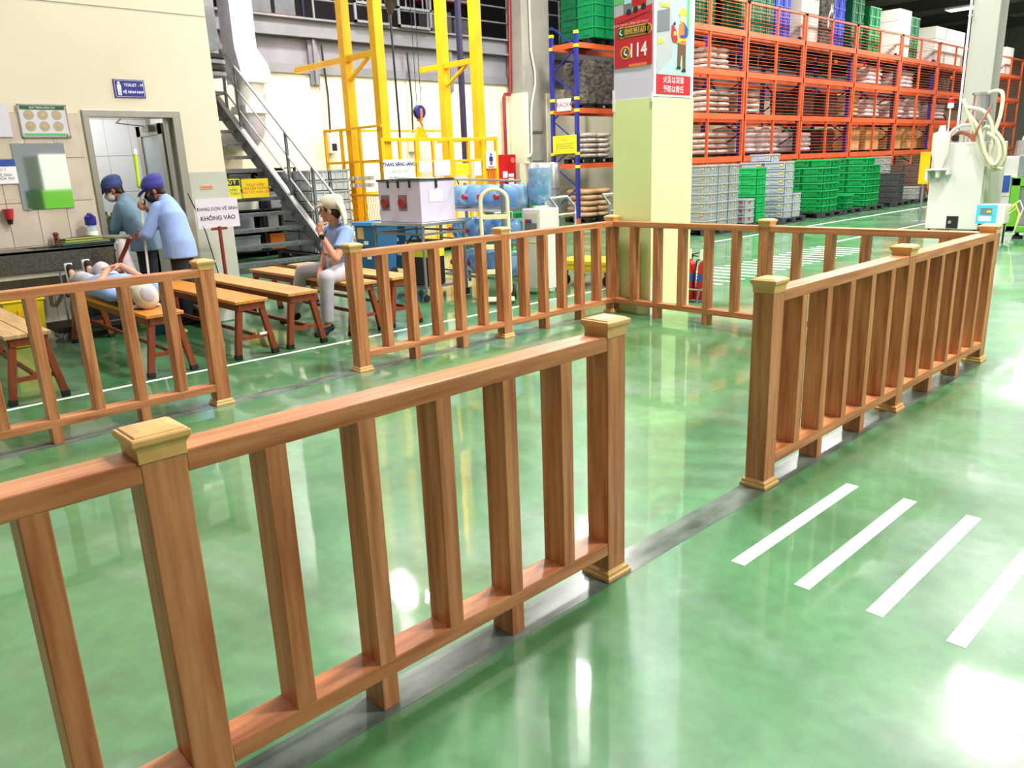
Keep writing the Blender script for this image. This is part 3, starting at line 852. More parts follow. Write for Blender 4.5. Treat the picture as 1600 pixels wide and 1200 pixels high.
# =================================================================== BACK WALL FITTINGS
t = thing('hydrant_cabinet', 'red fire hydrant cabinet standing at the cream back wall', 'cabinet', (-13.75, 8.1, 0))
q = MB(); q.bx(-.2, .2, -.37, .37, .3, 1.78); cb = obj('body', q, M['red'], t, bevel=.01)
q = MB(); q.bx(.2, .215, -.34, .34, .34, 1.5); obj('door', q, M['red'], t)
q = MB(); q.bx(.216, .22, -.12, .04, 1.2, 1.36); obj('label_plate', q, M['paper'], t)
for k in range(5):
    q = MB(); q.bx(.216, .22, .08, .26, 1.22 - k * .11, 1.30 - k * .11); obj('instruction_strip', q, M['paper'], t)
q = MB(); q.bx(.216, .22, -.06, .04, .95, 1.12); obj('handle', q, M['black'], t)
q = MB(); q.ell((.22, .24, 1.63), (.03, .07, .07)); obj('alarm_lamp', q, M['orange_glow'], t, sm=True)
q = MB(); q.bx(-.15, .15, -.32, .32, 0, .3); obj('plinth', q, M['redbrown'], t)
t = thing('fire_pipe', 'red fire main pipe running down the back wall', 'pipe', (-13.85, 8.45, 1.78))
q = MB(); q.tube([(0, -.04, 0), (0, -.04, 1.42), (0, .0, 1.5), (0, .16, 1.5), (0, .2, 1.58), (.15, .2, 6.3)], .045, 10); obj('pipe', q, M['pipe_red'], t, sm=True)
t = thing('conduit', 'white conduit hooking down beside the red pipe', 'pipe', (-13.38, 8.8, 1.7))
q = MB(); q.tube([(0, -.06, 0), (0, .04, .02), (0, .10, .12), (0, .12, 1.1), (0, .16, 1.35), (0, .3, 1.8), (0, .3, 2.1), (0, .18, 2.6), (0, .12, 6)], .028, 10); obj('pipe', q, M['offwhite'], t, sm=True)
b = MB(); b.bx(-14, -13.45, 8.72, 9.72, 0, 8.2); pc = struct(obj('wall_pier', b, M['grey_wall']))
for y0, y1 in ((8.70, 8.86), (9.55, 9.74)):
    q = MB(); q.bx(-14, -13.42, y0, y1, 0, 3.3); obj('pilaster', q, M['bright_wall'], pc)
for z in (1.55, 2.3):
    q = MB(); q.bx(-13.45, -13.43, 9.0, 9.4, z, z + .06); obj('clamp', q, M['steel_grey'], pc)
t = thing('steel_drum', 'shiny stainless steel cylinder behind the water dispenser', 'drum', (-10.6, 6.35, 0))
q = MB(); q.lathe([(.44, 0), (.44, 1.50), (.42, 1.53), (.1, 1.55)], n=28); obj('shell', q, M['steel'], t, sm=True)
for z in (.5, 1.0):
    q = MB(); q.lathe([(.44, z - .012), (.452, z - .01), (.452, z + .01), (.44, z + .012)], n=28); obj('hoop', q, M['steel'], t)

# =================================================================== STORAGE RACK beside the column
rk = thing('pallet_rack', 'blue pallet rack with orange beams left of the lime column', 'rack', (-12.2, 8.95, 0))
RX0, RX1, RY0, RY1 = -12.64, -11.82, 8.95, 11.75
for y in (RY0, RY1):
    for x in (RX0, RX1):
        q = MB(); q.bx(x - .045, x + .045, y - .04, y + .04, 0, 4.5); up = obj('upright', q, M['rack_blue'], rk, world=True)
        q = MB()
        for z in (.12,): q.bx(x - .05, x + .05, y - .045, y + .045, z - .12, z + .02)
        obj('foot_guard', q, M['orange'], up, world=True)
        q = MB()
        for z in (1.38, 1.7, 2.72, 3.0, 4.2, 4.5): q.bx(x - .048, x + .048, y - .043, y + .043, z, z + .07)
        obj('yellow_clip', q, M['yellow_sign'], up, world=True)
    zz = .35; s = 0
    while zz < 4.2:
        q = MB(); a, c = (RX0, RX1) if s % 2 == 0 else (RX1, RX0)
        q.bar((a, y, zz), (c, y, zz + .55), .03, .03); obj('brace', q, M['rack_blue'], rk, world=True)
        zz += .55; s += 1
for z in (1.43, 2.75, 4.25):
    for x in (RX0, RX1):
        q = MB(); q.bx(x - .025, x + .045, RY0 + .04, RY1 - .04, z - .06, z + .06); obj('beam', q, M['orange'], rk, world=True)
    q = MB(); q.bx(RX0, RX1, RY0 - .02, RY0 + .02, z - .06, z + .06); obj('end_beam', q, M['orange'], rk, world=True)
t = thing('rack_sign', 'white sign reading RACK 4 on the end of the blue rack', 'sign', (-12.19, 8.89, 2.90))
q = MB(); q.bx(-.24, .24, -.006, 0, -.14, .15); obj('board', q, M['paper'], t)
text('lettering', 'RACK4', .16, M['ink_red'], t, (0, -.007, .0), FY, bold=True)
t = thing('load_sign', 'yellow load limit sign wired to the end of the blue rack', 'sign', (-12.19, 8.89, 1.95))
q = MB(); q.bx(-.40, .40, -.006, 0, -.21, .23); obj('board', q, M['yellow_sign'], t)
q = MB(); q.bx(-.29, .30, -.008, -.006, -.16, -.155); q.bx(-.29, .30, -.008, -.006, .185, .19); q.bx(-.29, -.285, -.008, -.006, -.16, .19); q.bx(.295, .30, -.008, -.006, -.16, .19); obj('border', q, M['ink_red'], t)
text('lettering', 'CHÚ Ý', .08, M['ink_red'], t, (0, -.008, .125), FY)
text('lettering', 'TẢI TRỌNG MỖI TẦNG\nKHÔNG QUÁ 2000 KG\nXẾP HÀNG NGAY NGẮN', .052, M['poster_brown'], t, (0, -.008, -.03), FY)
for k, (z, m) in enumerate(((1.25, 'yellow_sign'), (.98, 'paper'))):
    t = thing('rack_tag', ['small yellow tag on the rear upright of the blue rack', 'small white tag on the rear upright of the blue rack'][k], 'tag', (-12.64, 8.90, z))
    q = MB(); q.bx(-.06, .06, -.004, 0, -.09, .09); obj('card', q, M[m], t)
# =================================================================== GOODS: crates, sacks, pallets
def crate_mesh(name, sx, sy, h, m, m2, rim=None, label=None):
    q = MB(); t = .012; X, Y = sx / 2, sy / 2
    i = .014
    q.bx(-X + i, X - i, -Y + i, Y - i, 0, .012)
    for s in (-1, 1):
        q.bx(-X + i, X - i, min(s * (Y - i), s * (Y - i - t)), max(s * (Y - i), s * (Y - i - t)), 0, h - .02)
        q.bx(min(s * (X - i), s * (X - i - t)), max(s * (X - i), s * (X - i - t)), -Y + i, Y - i, 0, h - .02)
        # ribs
        for k in (-.42, -.2, .2, .42):
            q.bx(k * sx - .012, k * sx + .012, min(s * Y, s * (Y - i)), max(s * Y, s * (Y - i)), .01, h - .02, 0)
            q.bx(min(s * X, s * (X - i)), max(s * X, s * (X - i)), k * sy - .012, k * sy + .012, .01, h - .02, 0)
        q.bx(-X * .42, X * .42, min(s * (Y - .002), s * (Y - i)), max(s * (Y - .002), s * (Y - i)), h * .30, h * .42, 0)
        # rim
        q.bx(-X - .008, X + .008, min(s * (Y + .008), s * (Y - .03)), max(s * (Y + .008), s * (Y - .03)), h - .035, h - .004, 1)
        q.bx(min(s * (X + .008), s * (X - .03)), max(s * (X + .008), s * (X - .03)), -Y, Y, h - .035, h - .004, 1)
    if label:
        q.bx(.24 * sx, .36 * sx, -Y - .001, -Y + .012, h * .46, h * .68, 2)
        q.bx(X - .012, X + .001, -.10 * sy, .10 * sy, h * .46, h * .66, 2)
    me = q.mesh(name, [M[m], M[rim or m2], M[label or m]]); fixnormals(me)
    return me
CH = .177
CR = {
    'grey': crate_mesh('crate', .55, .38, CH, 'grey_crate', 'grey_crate2', label='carton'),
    'bluegrey': crate_mesh('crate', .55, .38, CH, 'lavgrey_crate', 'lavgrey_crate', label='poster_gold'),
    'redlabel': crate_mesh('crate', .55, .38, .17, 'grey_crate2', 'grey_crate2', label='ink_red'),
    'green': crate_mesh('crate', .56, .38, CH, 'green_crate', 'green_bright', label='green_dark'),
    'bright': crate_mesh('crate', .56, .38, .19, 'green_bright', 'green_bright'),
    'black': crate_mesh('crate', .56, .38, .157, 'black_crate', 'black_crate'),
    'brown': crate_mesh('crate', .56, .38, .165, 'brown_crate', 'brown_crate', label='poster_brown'),
    'biggreen': crate_mesh('crate', .56, .38, .27, 'green_mid', 'green_crate'),
    'pale': crate_mesh('crate', .55, .38, CH, 'pale_crate', 'grey_crate2'),
    'bigdark': crate_mesh('crate', .56, .38, .27, 'green_dark', 'green_dark'),
    'bigblue': crate_mesh('crate', .56, .38, .27, 'blue_crate', 'blue_crate'),
}
def stack(kind, x, y, n, z0, h, desc, group, rz=0):
    for k in range(n):
        o = link('crate', CR[kind]); o.location = (x, y, z0 + k * h); o.rotation_euler = (0, 0, rz)
        tag(o, desc.replace('@', ORD[n - 1 - k]), 'crate', group)
def pallet_mesh(sx, sy, h, m):
    q = MB()
    for k in range(7):
        y = -sy / 2 + .05 + k * (sy - .1) / 6; q.bx(-sx / 2, sx / 2, y - .05, y + .05, h - .025, h)
    for a in (-1, 0, 1):
        for c in (-1, 0, 1): q.bc((a * (sx / 2 - .08), c * (sy / 2 - .08), (h - .05) / 2 + .025), (.15, .15, h - .05))
    for a in (-1, 0, 1): q.bx(a * (sx / 2 - .08) - .06, a * (sx / 2 - .08) + .06, -sy / 2, sy / 2, 0, .025)
    me = q.mesh('pallet', [M[m]]); fixnormals(me); return me
PAL = pallet_mesh(1.2, 1.08, .13, 'darkgrey')
PALS = pallet_mesh(.85, 1.0, .12, 'black')
def pallet(x, y, z, label, me=PAL, group=None):
    o = link('pallet', me); o.location = (x, y, z); tag(o, label, 'pallet', group); return o
PZ = .13
for k, (y, lab) in enumerate(((7.95, 'dark pallet under the grey crates right of the lime column'), (9.25, 'dark pallet under the red-labelled grey crates'),
        (11.0, 'dark pallet under the tall blue-grey crate stacks'), (12.95, 'dark pallet under the tall green crates'), (14.15, 'dark pallet under the low pair of green crates'),
        (15.5, 'dark pallet under the second block of green crates'), (17.35, 'dark pallet under the charcoal crates'), (18.9, 'dark pallet under the brown crates'))):
    pallet(-7.63, y, 0, lab)
stack('grey', -7.35, 7.62, 7, PZ, CH, '@ grey crate, near stack beside the lime column', 'grey crates beside the lime column')
stack('grey', -7.35, 8.02, 7, PZ, CH, '@ grey crate, second stack right of the lime column', 'grey crates beside the lime column')
stack('grey', -7.35, 8.42, 7, PZ, CH, '@ grey crate, third stack right of the lime column', 'grey crates beside the lime column')
stack('redlabel', -7.35, 9.08, 3, PZ, .17, '@ grey crate with red label, low front stack', 'red-labelled grey crates')
stack('bright', -7.35, 9.52, 6, PZ, .19, '@ bright green crate behind the red-labelled grey crates', 'bright green crates')
stack('bright', -7.93, 9.52, 6, PZ, .19, '@ bright green crate at the left, behind the grey stacks', 'bright green crates')
stack('bluegrey', -7.93, 10.75, 7, PZ, CH, '@ blue-grey crate, left front stack before the green blocks', 'blue-grey crates')
stack('bluegrey', -7.35, 10.75, 7, PZ, CH, '@ blue-grey crate, right front stack before the green blocks', 'blue-grey crates')
stack('bluegrey', -7.35, 11.15, 3, PZ, CH, '@ blue-grey crate, low stack tucked left of the green block', 'blue-grey crates')
stack('bluegrey', -7.93, 11.15, 8, PZ, CH, '@ blue-grey crate, taller rear stack', 'blue-grey crates')
stack('green', -7.93, 12.62, 6, PZ, CH, '@ green crate, left front stack of the nearer green block', 'green crates on floor pallets')
stack('green', -7.35, 12.62, 6, PZ, CH, '@ green crate, right front stack of the nearer green block', 'green crates on floor pallets')
stack('green', -7.93, 13.02, 7, PZ, CH, '@ green crate, left rear stack of the nearer green block', 'green crates on floor pallets')
stack('green', -7.35, 13.02, 7, PZ, CH, '@ green crate, right rear stack of the nearer green block', 'green crates on floor pallets')
stack('green', -7.35, 13.95, 2, PZ, CH, '@ of the low pair of green crates between the blocks', 'green crates on floor pallets')
stack('green', -7.93, 15.1, 7, PZ, CH, '@ green crate, left front stack of the farther green block', 'green crates on floor pallets')
stack('green', -7.35, 15.1, 7, PZ, CH, '@ green crate, right front stack of the farther green block', 'green crates on floor pallets')
stack('green', -7.35, 15.5, 6, PZ, CH, '@ green crate, shorter rear stack of the farther green block', 'green crates on floor pallets')
stack('black', -7.93, 17.2, 5, PZ, .157, '@ charcoal crate, left stack beyond the green crates', 'charcoal crates')
stack('black', -7.35, 17.2, 5, PZ, .157, '@ charcoal crate, right stack beyond the green crates', 'charcoal crates')
stack('grey', -7.93, 17.65, 7, PZ, CH, '@ grey crate, stack behind the charcoal crates', 'far grey crates')
stack('grey', -7.35, 18.45, 2, PZ, CH, '@ grey crate of the low pair before the brown stack', 'far grey crates')
stack('brown', -7.93, 18.95, 6, PZ, .165, '@ brown crate, left far stack near the white machine', 'brown crates')
stack('brown', -7.35, 18.95, 6, PZ, .165, '@ brown crate, right far stack near the white machine', 'brown crates')
# grey crates behind the stair foot
pallet(-11.3, 1.2, 0, 'dark pallet under the grey crates behind the stair')
for j in range(2):
    for i in range(2):
        stack('pale', -11.0 - i * .6, 1.0 + j * .42 - .0, 8, .13, CH, '@ grey crate, %s %s stack behind the stair rail' % (['left', 'right'][j], ['front', 'rear'][i]), 'grey crates behind the stair')

# ---- sacks
def sack_mesh(sx, sy, h, m):
    q = MB(); q.ell((0, 0, h / 2), (sx / 2, sy / 2, h / 2), n=14, k=8)
    q.v = [(math.copysign(abs(x / (sx / 2)) ** .45, x) * sx / 2, math.copysign(abs(y / (sy / 2)) ** .45, y) * sy / 2, h / 2 + math.copysign(abs((z - h / 2) / (h / 2)) ** .8, z - h / 2) * h / 2) for x, y, z in q.v]
    me = q.mesh('sack', [M[m]]); fixnormals(me); smooth(me, 60); return me
SK = {'tan': sack_mesh(.82, .5, .15, 'sack'), 'white': sack_mesh(.82, .5, .15, 'sack_white'), 'grey': sack_mesh(.8, .48, .13, 'sack_grey')}
def sacks(kind, x, y, z, layers, cols, desc, group, h=None, wd=.5):
    h = h or (.145 if kind != 'grey' else .125)
    for l in range(layers):
        for c in range(cols):
            o = link('sack', SK[kind])
            o.location = (x + random.uniform(-.02, .02), y + (c - (cols - 1) / 2) * wd + random.uniform(-.02, .02), z + l * h)
            o.rotation_euler = (0, 0, random.uniform(-.05, .05))
            nm = ['left', 'right'] if cols == 2 else ['left', 'middle', 'right']
            tag(o, '%s sack, %s column, %s' % (ORD[layers - 1 - l], nm[c], desc), 'sack', group)
def wrapped(x, y, z, sx, sy, h, label, m='wrap'):
    q = MB(); n = 7; nz = 8; rim = []
    for k in range(n): rim.append((-1 + 2 * k / n, -1))
    for k in range(n): rim.append((1, -1 + 2 * k / n))
    for k in range(n): rim.append((1 - 2 * k / n, 1))
    for k in range(n): rim.append((-1, 1 - 2 * k / n))
    vs = []; fs = []; N = len(rim)
    for r in range(nz + 1):
        for (a, b_) in rim:
            s = 1.0 - (.06 if r == nz else 0)
            vs.append((a * sx / 2 * s + random.uniform(-.02, .02), b_ * sy / 2 * s + random.uniform(-.02, .02), h * r / nz + (random.uniform(-.025, .025) if 0 < r else 0)))
    for r in range(nz):
        for k in range(N): fs.append((r * N + k, r * N + (k + 1) % N, (r + 1) * N + (k + 1) % N, (r + 1) * N + k))
    vs.append((0, 0, h + .02)); vs.append((0, 0, 0))
    for k in range(N): fs.append((nz * N + k, nz * N + (k + 1) % N, len(vs) - 2)); fs.append(((k + 1) % N, k, len(vs) - 1))
    q.add(vs, fs)
    o = obj('wrapped_load', q, M[m], sm=28); o.location = (x, y, z)
    return tag(o, label, 'load')

# loads of the blue rack
RXC = -12.23
for z, d in ((.0, 'floor'), (1.49, 'lowest beam'), (2.81, 'middle beam'), (4.31, 'top beam')):
    pallet(RXC, 9.85, z, 'black pallet on the %s of the blue rack' % d, PALS)
sacks('tan', RXC, 9.85, .12, 5, 2, 'tan pile at the foot of the blue rack', 'sacks in the blue rack')
sacks('grey', RXC, 9.85, 1.61, 5, 2, 'film-wrapped pile on the blue rack\'s lowest beam', 'sacks in the blue rack')
wrapped(RXC, 9.85, 2.93, .8, .95, 1.02, 'shiny film-wrapped load on the middle beam of the blue rack')
for i in range(2):
    for j in range(2):
        stack('biggreen' if i == 0 else 'bigdark', RXC + .28 - i * .57 - .0, 9.65 + j * .42, 5, 4.43, .262, '@ green crate, %s %s stack on top of the blue rack' % (['left', 'right'][j], ['front', 'rear'][i]), 'green crates on the blue rack')

# =================================================================== ORANGE CAGED RACK
OX = -9.0; OB = -9.2; OBB = -10.25
POSTS = [8.75, 11.94, 14.85, 17.97, 21.3, 24.6, 27.9, 31.2, 34.5]
LEV = [1.46, 2.45, 3.42, 4.34]; TOP = 5.06
BAYN = ['bay behind the lime column', 'first bay right of the column', 'second bay right of the column', 'third bay right of the column', 'fourth bay right of the column', 'fifth bay right of the column', 'bay left of the steel column', 'bay right of the steel column']
for k in range(len(POSTS) - 1):
    y0, y1 = POSTS[k], POSTS[k + 1]
    t = thing('safety_cage', 'orange mesh safety cage panel, ' + BAYN[k], 'cage', (OX, y0, 0))
    def cb(name, a, c, z0, z1, d=.03):
        q = MB(); q.bx(-d, d, a, c, z0, z1); return obj(name, q, M['orange'], t)
    L = y1 - y0
    cb('post', .03, .09, 0, TOP); cb('post', L - .09, L - .03, 0, TOP); cb('mid_post', L / 2 - .022, L / 2 + .022, .1, TOP)
    cb('top_rail', .03, L - .03, TOP - .05, TOP)
    for z in LEV: cb('cage_beam', .03, L - .03, z - .065, z + .065, .035)
    cb('bottom_rail', .03, L - .03, .06, .14)
    q = MB()
    for j in range(62):
        z = .16 + j * .08
        q.bx(-.004, .004, .09, L - .09, z - .004, z + .004)
    tag(obj('wire_mesh', q, M['orange'], t), kind='stuff')
    # rack bay behind the cage
    r = thing('pallet_rack', 'dark blue rack bay with orange beams in the caged ' + BAYN[k].replace(' right of the column', '').replace('bay ', '', 1) if False else 'rack bay with dark uprights inside the cage, ' + BAYN[k], 'rack', (OBB, y0, 0))
    for x in (0, OB - OBB):
        q = MB(); q.bx(x - .045, x + .045, .12, .22, 0, 4.5); obj('upright', q, M['rack_blue' if k % 2 else 'dark_blue'], r)
    zz = .2; s = 0
    while zz < 4.0:
        q = MB(); a, c = (0, OB - OBB) if s % 2 == 0 else (OB - OBB, 0)
        q.bar((a, .17, zz), (c, .17, zz + .62), .035, .035); obj('brace', q, M['dark_blue'], r); zz += .62; s += 1
    for z in LEV:
        for x in (0, OB - OBB):
            q = MB(); q.bx(x - .025, x + .025, .22, L + .12, z - .12, z - .01); obj('beam', q, M['orange'], r)
    # long diagonal braces seen in the bays
    q = MB(); q.bar((.05, .3, 1.5), (.05, L * .55, 2.4), .04, .04); q.bar((.05, L * .95, 1.5), (.05, L * .55, 2.4), .04, .04); obj('brace', q, M['dark_blue'], r)
    q = MB(); q.bar((.05, .3, 3.4), (.05, L * .6, 2.5), .04, .04); obj('brace', q, M['dark_blue'], r)
SH = ['floor', 'lowest shelf', 'second shelf', 'third shelf', 'top shelf']
ZL = [0] + [z for z in LEV]
def bay_pos(k, f): return POSTS[k] + f * (POSTS[k + 1] - POSTS[k])
XC = -9.70
def rpal(k, f, lv, wh):
    pallet(XC, bay_pos(k, f), ZL[lv], 'black pallet on the %s, %s end, %s' % (SH[lv], wh, BAYN[k]), PALS)
    return ZL[lv] + .12
def rsacks(k, f, lv, kind, n, wh):
    z = rpal(k, f, lv, wh)
    sacks(kind, XC, bay_pos(k, f), z, n, 2, '%s, %s end, %s' % (SH[lv], wh, BAYN[k].replace(' right of the column', ' past column')), 'sacks in the orange rack', h=.13)
def rcarton(k, f, lv, wh, m='carton'):
    z = rpal(k, f, lv, wh)
    for l in range(2):
        for c in range(2):
            q = MB(); q.bx(-.4, .4, -.24, .24, 0, .33); q.bx(-.401, .401, -.03, .03, .001, .332)
            o = obj('carton_box', q, M[m]); o.location = (XC, bay_pos(k, f) + (c - .5) * .5, z + l * .335)
            tag(o, '%s %s carton, %s, %s end, %s' % (['lower', 'upper'][l], ['left', 'right'][c], SH[lv], wh, BAYN[k].replace(' right of the column', ' past column')), 'carton', 'cartons in the orange rack')
def rblock(k, f, lv, wh, m, n, h, label):
    z = rpal(k, f, lv, wh)
    for l in range(n):
        for c in range(2):
            q = MB(); q.bx(-.42, .42, -.25, .25, 0, h - .008)
            o = obj('foam_box', q, M[m], bevel=.01); o.location = (XC, bay_pos(k, f) + (c - .5) * .505, z + l * h)
            tag(o, '%s box, %s column, %s' % (ORD[n - 1 - l], ['left', 'right'][c], label), 'box', 'foam boxes on the orange rack')
def rcrates(k, f, lv, wh, kind, n, label, cols=2):
    z = rpal(k, f, lv, wh)
    for c in range(cols):
        stack(kind, XC + .05, bay_pos(k, f) + (c - (cols - 1) / 2) * .42, n, z, .262, '@ crate, %s column, %s' % (['left', 'middle', 'right'][c] if cols == 3 else ['left', 'right'][c], label), 'crates on top of the orange rack')
def rwrap(k, f, lv, wh, h, label, m='wrap'):
    z = rpal(k, f, lv, wh); wrapped(XC, bay_pos(k, f), z, .9, .84, h, label, m)
# lowest shelf
rsacks(0, .82, 1, 'grey', 4, 'right'); rsacks(1, .25, 1, 'white', 5, 'left'); rsacks(1, .68, 1, 'white', 5, 'right')
rsacks(2, .3, 1, 'white', 4, 'left'); rwrap(2, .72, 1, 'right', .62, 'dark wrapped load, lowest shelf, second bay right of the column', 'wrap_dark')
rcarton(3, .28, 1, 'left'); rcarton(3, .72, 1, 'right'); rcarton(4, .28, 1, 'left'); rcarton(4, .72, 1, 'right'); rcarton(5, .3, 1, 'left'); rsacks(6, .5, 1, 'white', 4, 'middle'); rsacks(7, .4, 1, 'white', 4, 'left')
rcarton(3, .28, 0, 'left'); rcarton(3, .72, 0, 'right'); rcarton(4, .3, 0, 'left'); rcarton(5, .3, 0, 'left'); rcarton(2, .7, 0, 'right')
# second shelf
rsacks(0, .82, 2, 'grey', 4, 'right'); rsacks(1, .3, 2, 'grey', 4, 'left')
rwrap(2, .28, 2, 'left', .66, 'dark film-wrapped load, second shelf, second bay right of the column', 'wrap_dark')
rwrap(2, .74, 2, 'right', .62, 'brown film-wrapped load, second shelf, second bay right of the column', 'wrap_dark')
rsacks(3, .25, 2, 'tan', 5, 'left'); rsacks(3, .7, 2, 'white', 4, 'right'); rsacks(4, .3, 2, 'white', 4, 'left'); rsacks(4, .75, 2, 'white', 5, 'right'); rsacks(5, .5, 2, 'white', 4, 'middle')
# third shelf
rsacks(0, .8, 3, 'grey', 4, 'right'); rsacks(3, .7, 3, 'white', 4, 'right'); rsacks(4, .5, 3, 'white', 4, 'middle'); rwrap(5, .5, 3, 'middle', .6, 'shiny wrapped load on the third shelf in the fifth bay')
# top shelf
rcrates(0, .62, 4, 'left', 'bigdark', 6, 'dark green block behind the lime column poster')
rcrates(1, .25, 4, 'left', 'bigdark', 6, 'dark green block just right of the column')
rcrates(1, .52, 4, 'middle', 'bigdark', 6, 'second dark green block right of the column')
rcrates(1, .82, 4, 'right', 'bigblue', 6, 'blue block near the first cage post')
rblock(2, .25, 4, 'left', 'foam_grey', 4, .36, 'grey foam pile between the two blue crate blocks')
rwrap(2, .56, 4, 'middle', 1.45, 'tall shiny wrapped load between grey foam pile and blue crates')
rcrates(2, .86, 4, 'right', 'bigblue', 6, 'blue block above the second cage post')
rcrates(3, .25, 4, 'left', 'bigdark', 6, 'dark green block right of the blue crates')
rcrates(3, .62, 4, 'right', 'biggreen', 5, 'green block left of the white foam pile')
rblock(4, .25, 4, 'left', 'foam', 4, .36, 'bright white foam pile between green crate blocks')
rcrates(4, .58, 4, 'middle', 'biggreen', 5, 'green block right of the white foam pile')
rblock(5, .25, 4, 'left', 'foam', 3, .40, 'pale foam pile left of the steel column, near part')
rblock(5, .54, 4, 'middle', 'foam', 3, .40, 'pale foam pile left of the steel column, middle part')
rblock(5, .83, 4, 'right', 'foam', 3, .40, 'pale foam pile left of the steel column, far part')
rwrap(6, .75, 4, 'left', 1.1, 'grey wrapped load right behind the steel column', 'wrap')
rblock(7, .25, 4, 'left', 'foam', 3, .36, 'pale foam pile at the right picture edge, near part')
rblock(7, .7, 4, 'right', 'foam', 3, .36, 'pale foam pile at the right picture edge, far part')
# =================================================================== LIME COLUMN WITH POSTERS
b = MB(); b.bx(-3.43, -2.97, .09, .75, 0, 8.2)
colm = struct(obj('wall_column', b, M['lav']))
q = MB(); q.bx(-3.436, -2.964, .084, .756, 0, 2.06); obj('lime_panel', q, M['lime_wall'], colm)
q = MB(); q.bx(-2.972, -2.958, .076, .10, 0, .36); q.bx(-2.975, -2.955, .07, .078, 2.02, 2.10); q.bx(-3.44, -3.41, .078, .083, 1.96, 2.16); obj('tape_scrap', q, M['paper'], colm)
# left poster: fire brigade numbers
p1 = thing('fire_poster', 'red fire brigade poster with telephone numbers on the column', 'poster', (-3.193, .083, 2.78))
def fl(par, name, m, x0, x1, z0, z1, d):      # flat print on the -y face
    q = MB(); q.bx(x0, x1, -d - .0015, -d, z0, z1); return obj(name, q, M[m], par)
q = MB(); q.bx(-.222, .218, -.002, 0, -.43, .62); obj('sheet', q, M['poster_red'], p1)
fl(p1, 'photo_sky', 'poster_grey', -.222, .218, .02, .62, .002)
q = MB(); q.prism([(-.222, .02), (-.222, -.04), (.218, .03), (.218, .08)], -.006, -.004, 'y'); obj('photo_edge', q, M['poster_red'], p1)
# generic fire engine print
tr = MB(); tr.bx(-.09, .15, -.006, -.004, .09, .26); obj('engine_print', tr, M['red'], p1)
fl(p1, 'cab_print', 'poster_grey2', -.11, -.01, .04, .17, .006); fl(p1, 'window_print', 'poster_sky', -.10, -.02, .12, .20, .0075)
fl(p1, 'stripe_print', 'paper', -.02, .13, .165, .185, .0075)
fl(p1, 'hedge_print', 'poster_green', -.222, -.12, .13, .28, .004)
for x in (-.05, .03, .12):
    q = MB(); q.cone((x, -.008, .055 + x * .15), (x, -.006, .055 + x * .15), .028, .028, 14); obj('wheel_print', q, M['black'], p1)
text('lettering', 'ĐIỆN THOẠI CẢNH SÁT PCCC', .030, M['pink'], p1, (-.03, -.004, -.055), FY)
q = MB(); q.bx(-.13, .17, -.005, -.003, -.165, -.075); q.cone((-.13, -.005, -.12), (-.13, -.003, -.12), .052, .052, 16); q.cone((.17, -.005, -.12), (.17, -.003, -.12), .045, .045, 16); obj('number_border', q, M['poster_gold'], p1)
q = MB(); q.bx(-.13, .17, -.0065, -.005, -.158, -.082); q.cone((.17, -.0065, -.12), (.17, -.005, -.12), .038, .038, 16); obj('number_field', q, M['poster_brown'], p1)
q = MB(); q.cone((-.145, -.0075, -.12), (-.145, -.0065, -.12), .04, .04, 16); obj('phone_disc', q, M['green_dark'], p1)
text('lettering', '0243.951.6311', .064, M['poster_gold'], p1, (.043, -.0068, -.12), FY, sx=.74, bold=True, bw=.004)
def handset(par, x, z, s, m, d):
    q = MB(); q.tube([(x + .5 * s, -d, z - .75 * s), (x - .25 * s, -d, z - .35 * s), (x - .35 * s, -d, z + .3 * s), (x + .1 * s, -d, z + .8 * s)], .16 * s, 6); q.ell((x + .45 * s, -d, z - .7 * s), (.28 * s, .002, .2 * s)); q.ell((x + .1 * s, -d, z + .75 * s), (.2 * s, .002, .24 * s))
    return obj('handset_print', q, M[m], par)
handset(p1, -.145, -.12, .026, 'paper', .008)
q = MB(); q.cone((-.09, -.004, -.30), (-.09, -.003, -.30), .058, .058, 18); obj('phone_ring', q, M['poster_gold'], p1)
q = MB(); q.cone((-.09, -.0055, -.30), (-.09, -.004, -.30), .047, .047, 18); obj('phone_disc', q, M['poster_brown'], p1)
handset(p1, -.09, -.30, .034, 'paper', .006)
text('lettering', '114', .17, M['paper'], p1, (.055, -.004, -.295), FY, sx=.85, bold=True)
fl(p1, 'glow_print', 'poster_orange', -.05, .16, -.43, -.405, .002)
# right poster: worker with extinguisher and red banner
p2 = thing('safety_poster', 'white framed poster of a helmeted worker holding an extinguisher', 'poster', (-2.963, .405, 2.60))
def fx(name, m, y0, y1, z0, z1, d):
    q = MB(); q.bx(d, d + .0015, y0, y1, z0, z1); return obj(name, q, M[m], p2)
def fxp(name, m, poly, d):
    q = MB(); q.prism(poly, d, d + .0015, 'x'); return obj(name, q, M[m], p2)
fx('sheet', 'paper', -.315, .315, -.53, .8, 0)
fx('picture_sky', 'poster_sky', -.275, .28, -.30, .74, .002)
fx('picture_floor', 'poster_mint', -.275, .28, -.34, .03, .0025)
fxp('machine_print', 'poster_grey', [(-.275, -.34), (-.02, -.17), (-.02, .06), (-.06, .30), (-.06, .74), (-.275, .74)], .004)
fxp('machine_side_print', 'poster_grey2', [(-.275, .02), (-.08, .05), (-.08, .24), (-.275, .2)], .0055)
fxp('machine_top_print', 'paper_grey', [(-.24, .30), (-.1, .32), (-.1, .7), (-.24, .7)], .0055)
fx('yellow_strip_print', 'poster_gold', -.22, -.09, .245, .275, .0072); fxp('yellow_knob_print', 'poster_gold', [(-.26, -.08), (-.17, -.05), (-.19, -.02), (-.26, -.03)], .0072)
